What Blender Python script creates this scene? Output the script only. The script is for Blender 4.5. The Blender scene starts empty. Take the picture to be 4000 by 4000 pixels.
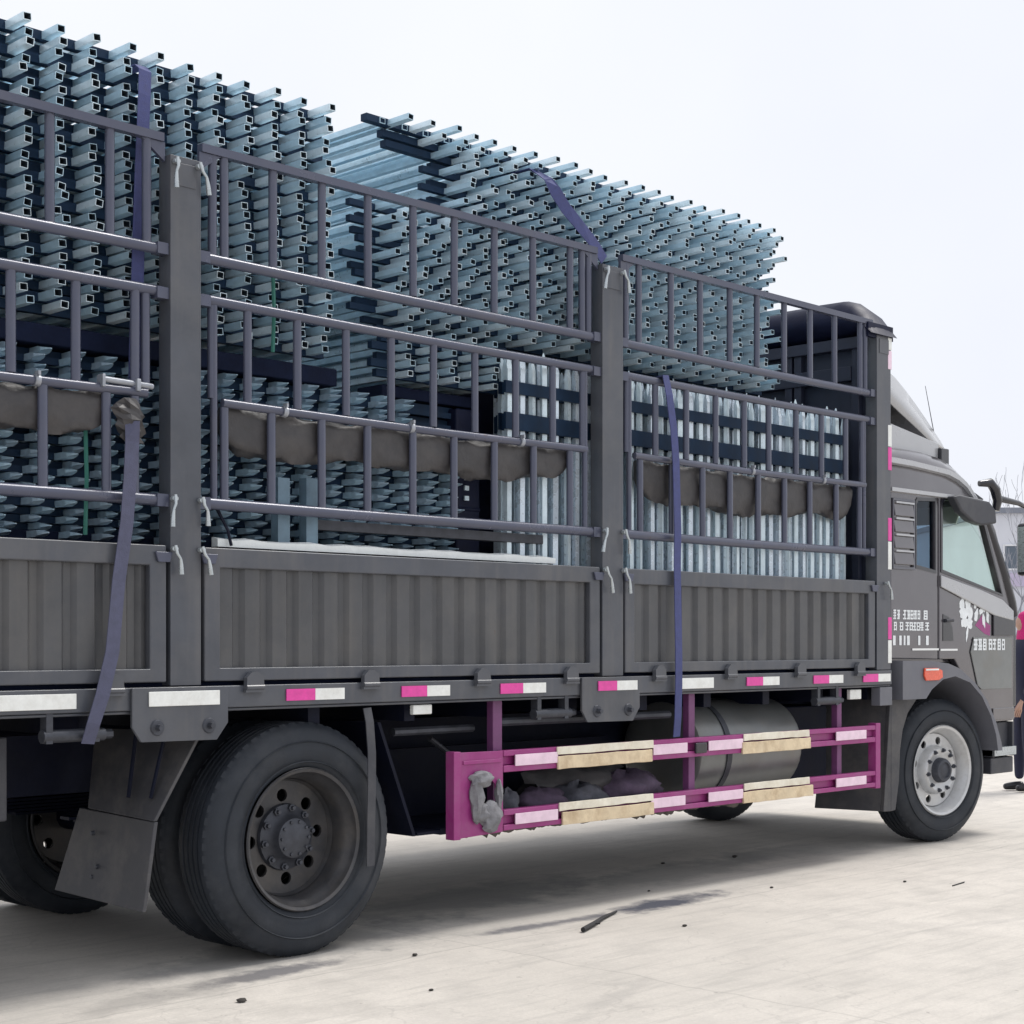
import bpy, math, random
from mathutils import Vector, Matrix
from mathutils.geometry import tessellate_polygon
random.seed(7)
S = bpy.context.scene
C = S.collection
R = math.radians

# ------------------------------------------------------------------ camera
cam_data = bpy.data.cameras.new('camera')
cam = bpy.data.objects.new('camera', cam_data)
C.objects.link(cam)
cam.location = (0.0, -6.05, 1.49)
cam.rotation_euler = (R(90), 0, R(-45.8))
cam_data.sensor_width = 36.0
cam_data.lens = 57.22
cam_data.shift_y = 0.1273
cam_data.clip_start = 0.05
cam_data.clip_end = 6000
S.camera = cam

# ------------------------------------------------------------------ overcast sky
SUN_EL, SUN_AZ = 58.0, 97.0          # high, from beyond the cab, almost along the truck's side
W = bpy.data.worlds.new('World')
S.world = W
W.use_nodes = True
nt = W.node_tree
nt.nodes.clear()
out = nt.nodes.new('ShaderNodeOutputWorld')
bg = nt.nodes.new('ShaderNodeBackground')
sky = nt.nodes.new('ShaderNodeTexSky')
sky.sky_type = 'NISHITA'
sky.sun_disc = False
sky.sun_elevation = R(SUN_EL)
sky.sun_rotation = R(SUN_AZ)
sky.air_density = 1.0
sky.dust_density = 4.0
tc = nt.nodes.new('ShaderNodeTexCoord')
cl = nt.nodes.new('ShaderNodeTexNoise')
cl.inputs['Scale'].default_value = 1.6
cl.inputs['Detail'].default_value = 5
rp = nt.nodes.new('ShaderNodeValToRGB')
rp.color_ramp.elements[0].position = 0.36
rp.color_ramp.elements[0].color = (9.3, 9.6, 10.5, 1)
rp.color_ramp.elements[1].position = 0.62
rp.color_ramp.elements[1].color = (10.3, 10.5, 11.0, 1)
mx = nt.nodes.new('ShaderNodeMix')
mx.data_type = 'RGBA'
mx.inputs[0].default_value = 0.92
nt.links.new(tc.outputs['Generated'], cl.inputs['Vector'])
nt.links.new(cl.outputs['Fac'], rp.inputs['Fac'])
nt.links.new(sky.outputs['Color'], mx.inputs[6])
nt.links.new(rp.outputs['Color'], mx.inputs[7])
nt.links.new(mx.outputs[2], bg.inputs['Color'])
bg.inputs['Strength'].default_value = 0.092
nt.links.new(bg.outputs['Background'], out.inputs['Surface'])

sun_data = bpy.data.lights.new('sun', 'SUN')
sun_data.energy = 2.7
sun_data.angle = R(20)
sun_data.color = (1.0, 0.965, 0.92)
sun = bpy.data.objects.new('sun', sun_data)
C.objects.link(sun)
_el, _az = R(SUN_EL), R(SUN_AZ)
_to = Vector((math.sin(_az) * math.cos(_el), math.cos(_az) * math.cos(_el), math.sin(_el)))
sun.rotation_euler = _to.to_track_quat('Z', 'Y').to_euler()
sun.location = (0, 0, 30)

S.view_settings.view_transform = 'Standard'
S.view_settings.look = 'None'
S.view_settings.exposure = 0.1
S.view_settings.gamma = 1.0
S.view_settings.use_curve_mapping = False


# ------------------------------------------------------------------ materials
def mat(name, col, rough=0.5, metal=0.0, noise=None, bump=0.0, bscale=60.0, spec=None, coat=0.0, streak=None, dirt=None, rust=None):
    """noise=(scale, amount): value mottling; streak=(amount): vertical run marks; dirt=(colour, amount): dust patches"""
    m = bpy.data.materials.new(name)
    m.use_nodes = True
    t = m.node_tree
    b = t.nodes['Principled BSDF']
    b.inputs['Roughness'].default_value = rough
    b.inputs['Metallic'].default_value = metal
    if spec is not None:
        b.inputs['Specular IOR Level'].default_value = spec
    if coat:
        b.inputs['Coat Weight'].default_value = coat
        b.inputs['Coat Roughness'].default_value = 0.12
    c4 = (col[0], col[1], col[2], 1)
    b.inputs['Base Color'].default_value = c4
    co = t.nodes.new('ShaderNodeTexCoord')
    last = None

    def rgb(c):
        n = t.nodes.new('ShaderNodeRGB')
        n.outputs[0].default_value = c
        return n.outputs[0]

    if noise:
        n = t.nodes.new('ShaderNodeTexNoise')
        n.inputs['Scale'].default_value = noise[0]
        n.inputs['Detail'].default_value = 6
        n.inputs['Roughness'].default_value = 0.65
        t.links.new(co.outputs['Object'], n.inputs['Vector'])
        mr = t.nodes.new('ShaderNodeMapRange')
        mr.inputs[1].default_value = 0.3
        mr.inputs[2].default_value = 0.7
        mr.inputs[3].default_value = 1 - noise[1]
        mr.inputs[4].default_value = 1 + noise[1]
        t.links.new(n.outputs['Fac'], mr.inputs[0])
        mm = t.nodes.new('ShaderNodeMix')
        mm.data_type = 'RGBA'
        mm.blend_type = 'MULTIPLY'
        mm.inputs[0].default_value = 1
        t.links.new(rgb(c4), mm.inputs[6])
        t.links.new(mr.outputs[0], mm.inputs[7])
        last = mm.outputs[2]
        rr = t.nodes.new('ShaderNodeMapRange')
        rr.inputs[3].default_value = max(0.02, rough - 0.12)
        rr.inputs[4].default_value = min(1, rough + 0.12)
        t.links.new(n.outputs['Fac'], rr.inputs[0])
        t.links.new(rr.outputs[0], b.inputs['Roughness'])
    if streak:
        mp = t.nodes.new('ShaderNodeMapping')
        mp.inputs['Scale'].default_value = (14, 14, 0.9)
        t.links.new(co.outputs['Object'], mp.inputs['Vector'])
        n = t.nodes.new('ShaderNodeTexNoise')
        n.inputs['Scale'].default_value = 1.0
        n.inputs['Detail'].default_value = 4
        t.links.new(mp.outputs['Vector'], n.inputs['Vector'])
        mr = t.nodes.new('ShaderNodeMapRange')
        mr.inputs[1].default_value = 0.5
        mr.inputs[2].default_value = 0.75
        mr.inputs[3].default_value = 0
        mr.inputs[4].default_value = streak[1]
        t.links.new(n.outputs['Fac'], mr.inputs[0])
        mm = t.nodes.new('ShaderNodeMix')
        mm.data_type = 'RGBA'
        t.links.new(mr.outputs[0], mm.inputs[0])
        t.links.new(last if last else rgb(c4), mm.inputs[6])
        mm.inputs[7].default_value = (*streak[0], 1)
        last = mm.outputs[2]
    if dirt:
        n = t.nodes.new('ShaderNodeTexNoise')
        n.inputs['Scale'].default_value = dirt[2]
        n.inputs['Detail'].default_value = 8
        n.inputs['Roughness'].default_value = 0.7
        t.links.new(co.outputs['Object'], n.inputs['Vector'])
        mr = t.nodes.new('ShaderNodeMapRange')
        mr.inputs[1].default_value = 0.45
        mr.inputs[2].default_value = 0.7
        mr.inputs[3].default_value = 0
        mr.inputs[4].default_value = dirt[1]
        t.links.new(n.outputs['Fac'], mr.inputs[0])
        mm = t.nodes.new('ShaderNodeMix')
        mm.data_type = 'RGBA'
        t.links.new(mr.outputs[0], mm.inputs[0])
        t.links.new(last if last else rgb(c4), mm.inputs[6])
        mm.inputs[7].default_value = (*dirt[0], 1)
        last = mm.outputs[2]
    if rust:
        n = t.nodes.new('ShaderNodeTexNoise')
        n.inputs['Scale'].default_value = rust[1]
        n.inputs['Detail'].default_value = 9
        n.inputs['Roughness'].default_value = 0.75
        t.links.new(co.outputs['Object'], n.inputs['Vector'])
        mr = t.nodes.new('ShaderNodeMapRange')
        mr.inputs[1].default_value = 0.655
        mr.inputs[2].default_value = 0.69
        mr.inputs[3].default_value = 0
        mr.inputs[4].default_value = rust[0]
        t.links.new(n.outputs['Fac'], mr.inputs[0])
        mm = t.nodes.new('ShaderNodeMix')
        mm.data_type = 'RGBA'
        t.links.new(mr.outputs[0], mm.inputs[0])
        t.links.new(last if last else rgb(c4), mm.inputs[6])
        mm.inputs[7].default_value = (0.085, 0.048, 0.035, 1)
        last = mm.outputs[2]
    if last:
        t.links.new(last, b.inputs['Base Color'])
    if bump:
        n = t.nodes.new('ShaderNodeTexNoise')
        n.inputs['Scale'].default_value = bscale
        n.inputs['Detail'].default_value = 5
        t.links.new(co.outputs['Object'], n.inputs['Vector'])
        bp = t.nodes.new('ShaderNodeBump')
        bp.inputs['Strength'].default_value = bump
        bp.inputs['Distance'].default_value = 0.01
        t.links.new(n.outputs['Fac'], bp.inputs['Height'])
        t.links.new(bp.outputs['Normal'], b.inputs['Normal'])
    return m


DUST = (0.19, 0.19, 0.20)
M = {}
M['paint'] = mat('truck_grey_paint', (0.068, 0.075, 0.092), 0.34, 0.0, (3.0, 0.16), 0.03, 9, streak=((0.14, 0.135, 0.135), 0.35), dirt=((0.15, 0.145, 0.14), 0.36, 1.8), rust=(0.7, 5))
M['panel'] = mat('gate_panel_paint', (0.066, 0.069, 0.076), 0.38, 0.0, (2.2, 0.2), 0.05, 7, streak=((0.12, 0.115, 0.11), 0.35), dirt=((0.14, 0.132, 0.122), 0.4, 2.0), rust=(0.5, 4))
M['bar'] = mat('fence_bar_paint', (0.072, 0.080, 0.122), 0.25, 0.1, (2.5, 0.10), 0.0, 40, dirt=((0.12, 0.115, 0.13), 0.35, 2.2), rust=(0.6, 6))
M['cab'] = mat('cab_paint', (0.098, 0.091, 0.102), 0.20, 0.5, (2.0, 0.06), coat=0.8, dirt=(DUST, 0.22, 2.0))
M['cab_lit'] = mat('cab_lit_paint', (0.42, 0.43, 0.45), 0.28, 0.2, (3, 0.05), coat=0.6, dirt=(DUST, 0.2, 3))  # lit copy of the cab paint, pale where surfaces catch the sky
M['plastic'] = mat('dark_plastic', (0.040, 0.043, 0.055), 0.55, 0, (8, 0.15), 0.05, 60, dirt=((0.12, 0.115, 0.11), 0.35, 4))
M['fender'] = mat('grey_fender_plastic', (0.125, 0.13, 0.155), 0.48, 0, (4, 0.1), dirt=(DUST, 0.3, 3))
M['chassis'] = mat('chassis_black', (0.004, 0.006, 0.018), 0.6, 0, (6, 0.25), 0.1, 40, dirt=((0.018, 0.020, 0.032), 0.35, 4), spec=0.2)  # blue tint paints the navy of the shadows underneath into the black
M['flap'] = mat('mud_flap_rubber', (0.055, 0.056, 0.064), 0.6, 0, (3, 0.2), 0.08, 30, dirt=((0.16, 0.15, 0.14), 0.45, 4))
M['rubber'] = mat('tyre_rubber', (0.021, 0.026, 0.035), 0.6, 0, (5, 0.25), 0.08, 120, dirt=((0.070, 0.073, 0.080), 0.5, 3), spec=0.35)
M['rim_dark'] = mat('rear_rim_steel', (0.055, 0.056, 0.062), 0.42, 0.3, (8, 0.25), 0.08, 40, dirt=((0.13, 0.115, 0.10), 0.5, 5))
M['rim'] = mat('front_rim_steel', (0.60, 0.61, 0.62), 0.36, 0.35, (6, 0.15), 0.05, 40, dirt=((0.2, 0.185, 0.17), 0.55, 6))
M['hub'] = mat('hub_steel', (0.06, 0.065, 0.08), 0.5, 0.4, (15, 0.3), 0.1, 60)
M['zinc'] = mat('galvanised_steel', (0.50, 0.68, 0.79), 0.33, 0.25, (14, 0.14), 0.02, 90)
M['zinc_b'] = mat('galvanised_steel_pale', (0.72, 0.85, 0.92), 0.30, 0.25, (14, 0.12), 0.02, 90)
M['zinc_dim'] = mat('galvanised_steel_weathered', (0.45, 0.58, 0.68), 0.36, 0.2, (14, 0.2), 0.03, 90)
M['rail'] = mat('panel_rail_steel_shaded', (0.009, 0.026, 0.058), 0.6, 0.0, (10, 0.2), 0.05, 60, spec=0.2)  # steel of the panels, darkened to navy to paint the shade between tube ends
M['bore_shade'] = mat('tube_bore_shade', (0.035, 0.055, 0.08), 0.8)  # dark coat inside the tubes stands in for the shade of deep holes
M['zinc_shade'] = mat('channel_steel_shaded', (0.13, 0.20, 0.26), 0.5, 0.2, (10, 0.2))  # shaded copy of the zinc, darkened for posts inside the bars
M['white_steel'] = mat('pale_galvanised_picket', (0.68, 0.78, 0.87), 0.28, 0.3, (10, 0.1), 0.02, 90)
M['tarp'] = mat('brown_grey_tarpaulin', (0.044, 0.042, 0.045), 0.48, 0, (6, 0.25), 0.6, 16, dirt=((0.085, 0.078, 0.074), 0.4, 6))
M['tarp_dark'] = mat('navy_tarpaulin', (0.009, 0.012, 0.034), 0.5, 0, (6, 0.2), 0.2, 20, spec=0.2)
M['strap'] = mat('violet_blue_webbing', (0.055, 0.066, 0.185), 0.75, 0, (30, 0.15), 0.2, 200)
M['strap_grey'] = mat('grey_violet_webbing', (0.075, 0.080, 0.135), 0.75, 0, (30, 0.15), 0.2, 200)
M['magenta'] = mat('magenta_paint', (0.32, 0.035, 0.20), 0.45, 0, (6, 0.2), 0.05, 30, dirt=((0.16, 0.12, 0.15), 0.45, 6))
M['magenta_ref'] = mat('magenta_reflective', (0.72, 0.05, 0.34), 0.35, 0, (25, 0.12), spec=0.6)
M['white_ref'] = mat('white_reflective', (0.80, 0.82, 0.80), 0.32, 0, (40, 0.06), spec=0.6, dirt=((0.5, 0.48, 0.43), 0.35, 9))
M['pinkwhite'] = mat('pinkish_white_reflective', (0.82, 0.62, 0.74), 0.35, 0, (14, 0.12), spec=0.6)
M['cream'] = mat('cream_wood', (0.72, 0.59, 0.40), 0.55, 0, (7, 0.14), 0.15, 40, dirt=((0.30, 0.18, 0.08), 0.6, 6))
M['cream_pale'] = mat('pale_cream_wood', (0.80, 0.76, 0.64), 0.55, 0, (7, 0.12), 0.15, 40, dirt=((0.42, 0.32, 0.2), 0.5, 5))
M['bright'] = mat('bright_steel', (0.46, 0.50, 0.52), 0.28, 0.6, (20, 0.1))
M['clip'] = mat('dull_clip_steel', (0.32, 0.34, 0.38), 0.4, 0.4, (20, 0.2))
M['chrome'] = mat('chrome_strip', (0.8, 0.82, 0.83), 0.15, 0.9)
M['orange'] = mat('orange_lens', (0.75, 0.085, 0.03), 0.25, 0, (60, 0.15), coat=0.6)
M['black'] = mat('black_gloss', (0.012, 0.013, 0.02), 0.25, 0, coat=0.4)
M['foam'] = mat('white_foam', (0.82, 0.86, 0.86), 0.8, 0, (30, 0.05), 0.2, 80)
M['timber'] = mat('navy_shade_timber', (0.010, 0.015, 0.038), 0.8, 0, (8, 0.3), 0.2, 30, spec=0.12)  # near-black navy base paints the shade inside the load and on the deck
M['tank'] = mat('fuel_tank_metal', (0.20, 0.21, 0.21), 0.36, 0.45, (4, 0.15), 0.04, 20, dirt=((0.22, 0.2, 0.17), 0.5, 3))
M['letter'] = mat('white_lettering', (0.78, 0.82, 0.84), 0.4, 0, (30, 0.12))
M['rag'] = mat('grey_sack_cloth', (0.20, 0.20, 0.215), 0.85, 0, (18, 0.3), 0.5, 25)
M['rag_d'] = mat('dark_sack_cloth', (0.09, 0.095, 0.115), 0.85, 0, (18, 0.3), 0.5, 25)
M['rag_v'] = mat('purple_grey_cloth', (0.085, 0.062, 0.10), 0.85, 0, (14, 0.3), 0.5, 25)
M['seat'] = mat('seat_fabric', (0.03, 0.035, 0.05), 0.8)
M['dash'] = mat('dashboard', (0.22, 0.23, 0.22), 0.6)
M['navy'] = mat('navy_cloth', (0.016, 0.018, 0.045), 0.8, 0, (20, 0.2), 0.2, 60)
M['scarf'] = mat('magenta_knit', (0.55, 0.01, 0.16), 0.8, 0, (40, 0.2), 0.3, 80)
M['skin'] = mat('skin', (0.45, 0.27, 0.2), 0.5)
M['shoe'] = mat('black_shoe', (0.012, 0.012, 0.014), 0.3)
M['green'] = mat('green_nylon_cord', (0.03, 0.16, 0.13), 0.6)
M['wall'] = mat('pale_render', (0.62, 0.64, 0.70), 0.85, 0, (0.6, 0.06))
M['winframe'] = mat('white_frame', (0.75, 0.77, 0.8), 0.5)
M['winglass'] = mat('far_window_glass', (0.11, 0.14, 0.18), 0.2, 0, spec=0.4)
M['roofedge'] = mat('grey_roof_sheet', (0.2, 0.22, 0.27), 0.6)
M['lilac'] = mat('lilac_board', (0.50, 0.45, 0.60), 0.6, 0, (3, 0.1))
M['violet'] = mat('violet_print', (0.26, 0.17, 0.42), 0.6)
M['bark'] = mat('bark_sky_bleed', (0.27, 0.28, 0.32), 0.9, 0, (5, 0.2))  # paled to paint the overexposed sky bleeding over thin twigs
M['stone'] = mat('dark_stone', (0.04, 0.036, 0.032), 0.9, 0, (30, 0.3))
M['charred'] = mat('blackened_wood', (0.02, 0.02, 0.022), 0.8, 0, (40, 0.4), 0.6, 60)


def glass_mat(name, tint, refl=0.10, alpha=1.0):
    m = bpy.data.materials.new(name)
    m.use_nodes = True
    t = m.node_tree
    t.nodes.remove(t.nodes['Principled BSDF'])
    o = t.nodes['Material Output']
    tr = t.nodes.new('ShaderNodeBsdfTransparent')
    tr.inputs['Color'].default_value = (*tint, 1)
    gl = t.nodes.new('ShaderNodeBsdfGlossy')
    gl.inputs['Roughness'].default_value = 0.03
    gl.inputs['Color'].default_value = (0.9, 0.95, 1, 1)
    lw = t.nodes.new('ShaderNodeLayerWeight')
    lw.inputs['Blend'].default_value = 0.5
    pw = t.nodes.new('ShaderNodeMath')
    pw.operation = 'POWER'
    pw.inputs[1].default_value = 5.0
    t.links.new(lw.outputs['Facing'], pw.inputs[0])
    fr = t.nodes.new('ShaderNodeMath')
    fr.operation = 'MULTIPLY_ADD'
    fr.inputs[1].default_value = 0.6
    fr.inputs[2].default_value = 0.03
    t.links.new(pw.outputs[0], fr.inputs[0])
    mxs = t.nodes.new('ShaderNodeMixShader')
    t.links.new(fr.outputs[0], mxs.inputs[0])
    t.links.new(tr.outputs[0], mxs.inputs[1])
    t.links.new(gl.outputs[0], mxs.inputs[2])
    t.links.new(mxs.outputs[0], o.inputs['Surface'])
    return m


M['glass'] = glass_mat('green_tinted_glass', (0.945, 0.998, 0.970))
M['glass_dark'] = glass_mat('dark_tinted_glass', (0.40, 0.48, 0.58))


# ------------------------------------------------------------------ mesh helpers
class MB:
    def __init__(s):
        s.v, s.f, s.m, s.cur = [], [], [], 0

    def mat(s, i):
        s.cur = i
        return s

    def face(s, idx):
        s.f.append(tuple(idx))
        s.m.append(s.cur)

    def box(s, x0, x1, y0, y1, z0, z1):
        b = len(s.v)
        s.v += [(x, y, z) for x in (x0, x1) for y in (y0, y1) for z in (z0, z1)]
        for q in ((0, 1, 3, 2), (4, 6, 7, 5), (0, 4, 5, 1), (2, 3, 7, 6), (0, 2, 6, 4), (1, 5, 7, 3)):
            s.face([b + i for i in q])
        return s

    def hexa(s, bottom, top):
        """8-corner solid from 4 bottom and 4 top points"""
        b = len(s.v)
        s.v += [tuple(p) for p in bottom] + [tuple(p) for p in top]
        s.face([b + 3, b + 2, b + 1, b])
        s.face([b + 4, b + 5, b + 6, b + 7])
        for i in range(4):
            j = (i + 1) % 4
            s.face([b + i, b + j, b + 4 + j, b + 4 + i])
        return s

    def prism(s, outer, y0, y1, holes=(), axis='y', y0s=None):
        """polygon in the XZ plane (axis y) or YZ plane (axis x) or XY (axis z) extruded along the axis, with holes"""
        loops = [list(outer)] + [list(h) for h in holes]
        tris = tessellate_polygon([[Vector((p[0], p[1], 0)) for p in l] for l in loops])
        flat = [p for l in loops for p in l]

        def P(p, t):
            if axis == 'y':
                return (p[0], t, p[1])
            if axis == 'x':
                return (t, p[0], p[1])
            return (p[0], p[1], t)
        b = len(s.v)
        n = len(flat)
        s.v += [P(p, y0) for p in flat] + [P(p, y1) for p in flat]
        for t in tris:
            s.face([b + i for i in t])
            s.face([b + n + i for i in reversed(t)])
        o = 0
        for l in loops:
            k = len(l)
            for i in range(k):
                j = (i + 1) % k
                s.face([b + o + i, b + o + j, b + n + o + j, b + n + o + i])
            o += k
        return s

    def tube(s, pts, r, n=8, cap=True, radii=None, sx=1.0):
        pts = [Vector(p) for p in pts]
        b = len(s.v)
        up = Vector((0, 0, 1))
        for i, p in enumerate(pts):
            d = (pts[min(i + 1, len(pts) - 1)] - pts[max(i - 1, 0)])
            d.normalize()
            u = up if abs(d.z) < 0.9 else Vector((1, 0, 0))
            a = d.cross(u).normalized()
            c = a.cross(d).normalized()
            rr = radii[i] if radii else r
            for k in range(n):
                t = 2 * math.pi * (k + 0.5) / n
                s.v.append(tuple(p + a * (rr * math.cos(t) * sx) + c * (rr * math.sin(t))))
        for i in range(len(pts) - 1):
            for k in range(n):
                k2 = (k + 1) % n
                s.face([b + i * n + k, b + i * n + k2, b + (i + 1) * n + k2, b + (i + 1) * n + k])
        if cap:
            s.face([b + k for k in reversed(range(n))])
            e = b + (len(pts) - 1) * n
            s.face([e + k for k in range(n)])
        return s

    def lathe(s, prof, cx, cy, cz, n=48, closed=False, axis='y'):
        """prof: list of (offset along axis, radius)"""
        b = len(s.v)
        for (o, r) in prof:
            for k in range(n):
                t = 2 * math.pi * k / n
                if axis == 'y':
                    s.v.append((cx + r * math.cos(t), cy + o, cz + r * math.sin(t)))
                else:
                    s.v.append((cx + o, cy + r * math.cos(t), cz + r * math.sin(t)))
        m = len(prof)
        for i in range(m if closed else m - 1):
            i2 = (i + 1) % m
            for k in range(n):
                k2 = (k + 1) % n
                s.face([b + i * n + k, b + i * n + k2, b + i2 * n + k2, b + i2 * n + k])
        if not closed:
            for i in (0, m - 1):
                if prof[i][1] > 1e-4:
                    s.face([b + i * n + k for k in (range(n) if i else reversed(range(n)))])
        return s

    def ribbon(s, pts, wdir, w, th=0.004, twist=None):
        pts = [Vector(p) for p in pts]
        b = len(s.v)
        for i, p in enumerate(pts):
            d = (pts[min(i + 1, len(pts) - 1)] - pts[max(i - 1, 0)]).normalized()
            wd = Vector(wdir)
            if twist and twist[i]:
                wd = Matrix.Rotation(twist[i], 3, d) @ wd
            wd = (wd - d * wd.dot(d)).normalized()
            nn = d.cross(wd).normalized()
            for a, c in ((-1, -1), (1, -1), (1, 1), (-1, 1)):
                s.v.append(tuple(p + wd * (a * w / 2) + nn * (c * th / 2)))
        for i in range(len(pts) - 1):
            for k in range(4):
                k2 = (k + 1) % 4
                s.face([b + i * 4 + k, b + i * 4 + k2, b + i * 4 + 4 + k2, b + i * 4 + 4 + k])
        s.face([b, b + 3, b + 2, b + 1])
        e = b + 4 * (len(pts) - 1)
        s.face([e, e + 1, e + 2, e + 3])
        return s

    def mesh(s, name, mats, smooth=None):
        me = bpy.data.meshes.new(name)
        me.from_pydata(s.v, [], s.f)
        for m in (mats if isinstance(mats, (list, tuple)) else [mats]):
            me.materials.append(m)
        if any(s.m):
            me.polygons.foreach_set('material_index', s.m)
        import bmesh
        bm = bmesh.new()
        bm.from_mesh(me)
        bmesh.ops.recalc_face_normals(bm, faces=bm.faces)
        bm.to_mesh(me)
        bm.free()
        if smooth:
            me.polygons.foreach_set('use_smooth', [True] * len(me.polygons))
            me.set_sharp_from_angle(angle=R(smooth))
        me.update()
        return me

    def build(s, name, mats, parent=None, smooth=None, bevel=None, seg=2):
        o = bpy.data.objects.new(name, s.mesh(name, mats, smooth or (40 if bevel else None)))
        C.objects.link(o)
        adopt(o, parent)
        if bevel:
            bv = o.modifiers.new('edge', 'BEVEL')
            bv.width = bevel
            bv.segments = seg
            bv.limit_method = 'ANGLE'
            bv.angle_limit = R(40)
            bv.harden_normals = True
        return o


WORLD_AT = {}


def adopt(o, parent):
    """parent without moving: everything is modelled in metres of the place"""
    if parent is not None:
        o.parent = parent
        o.matrix_parent_inverse = WORLD_AT.get(parent.name, Matrix.Identity(4)).inverted()


def empty(name, loc=(0, 0, 0), parent=None):
    o = bpy.data.objects.new(name, None)
    o.empty_display_size = 0.2
    C.objects.link(o)
    if parent is not None:
        adopt(o, parent)
    o.location = loc
    WORLD_AT[o.name] = Matrix.Translation(loc)
    return o


def tag(o, label, cat, group=None, kind=None):
    o['label'] = label
    o['category'] = cat
    if group:
        o['group'] = group
    if kind:
        o['kind'] = kind
    return o


def link_copy(me, name, parent, loc=(0, 0, 0), rot=None):
    o = bpy.data.objects.new(name, me)
    C.objects.link(o)
    o.parent = parent
    o.location = loc
    if rot:
        o.rotation_euler = rot
    return o


def put(src, name, parent, dx=0, dy=0, dz=0):
    """copy of a world-modelled part, moved"""
    o = src.copy()
    C.objects.link(o)
    o.name = name
    if parent is not src.parent:
        adopt(o, parent)
    o.location = (src.location[0] + dx, src.location[1] + dy, src.location[2] + dz)
    return o


def circle(cx, cz, r, n=16):
    return [(cx + r * math.cos(2 * math.pi * k / n), cz + r * math.sin(2 * math.pi * k / n)) for k in range(n)]


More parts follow.
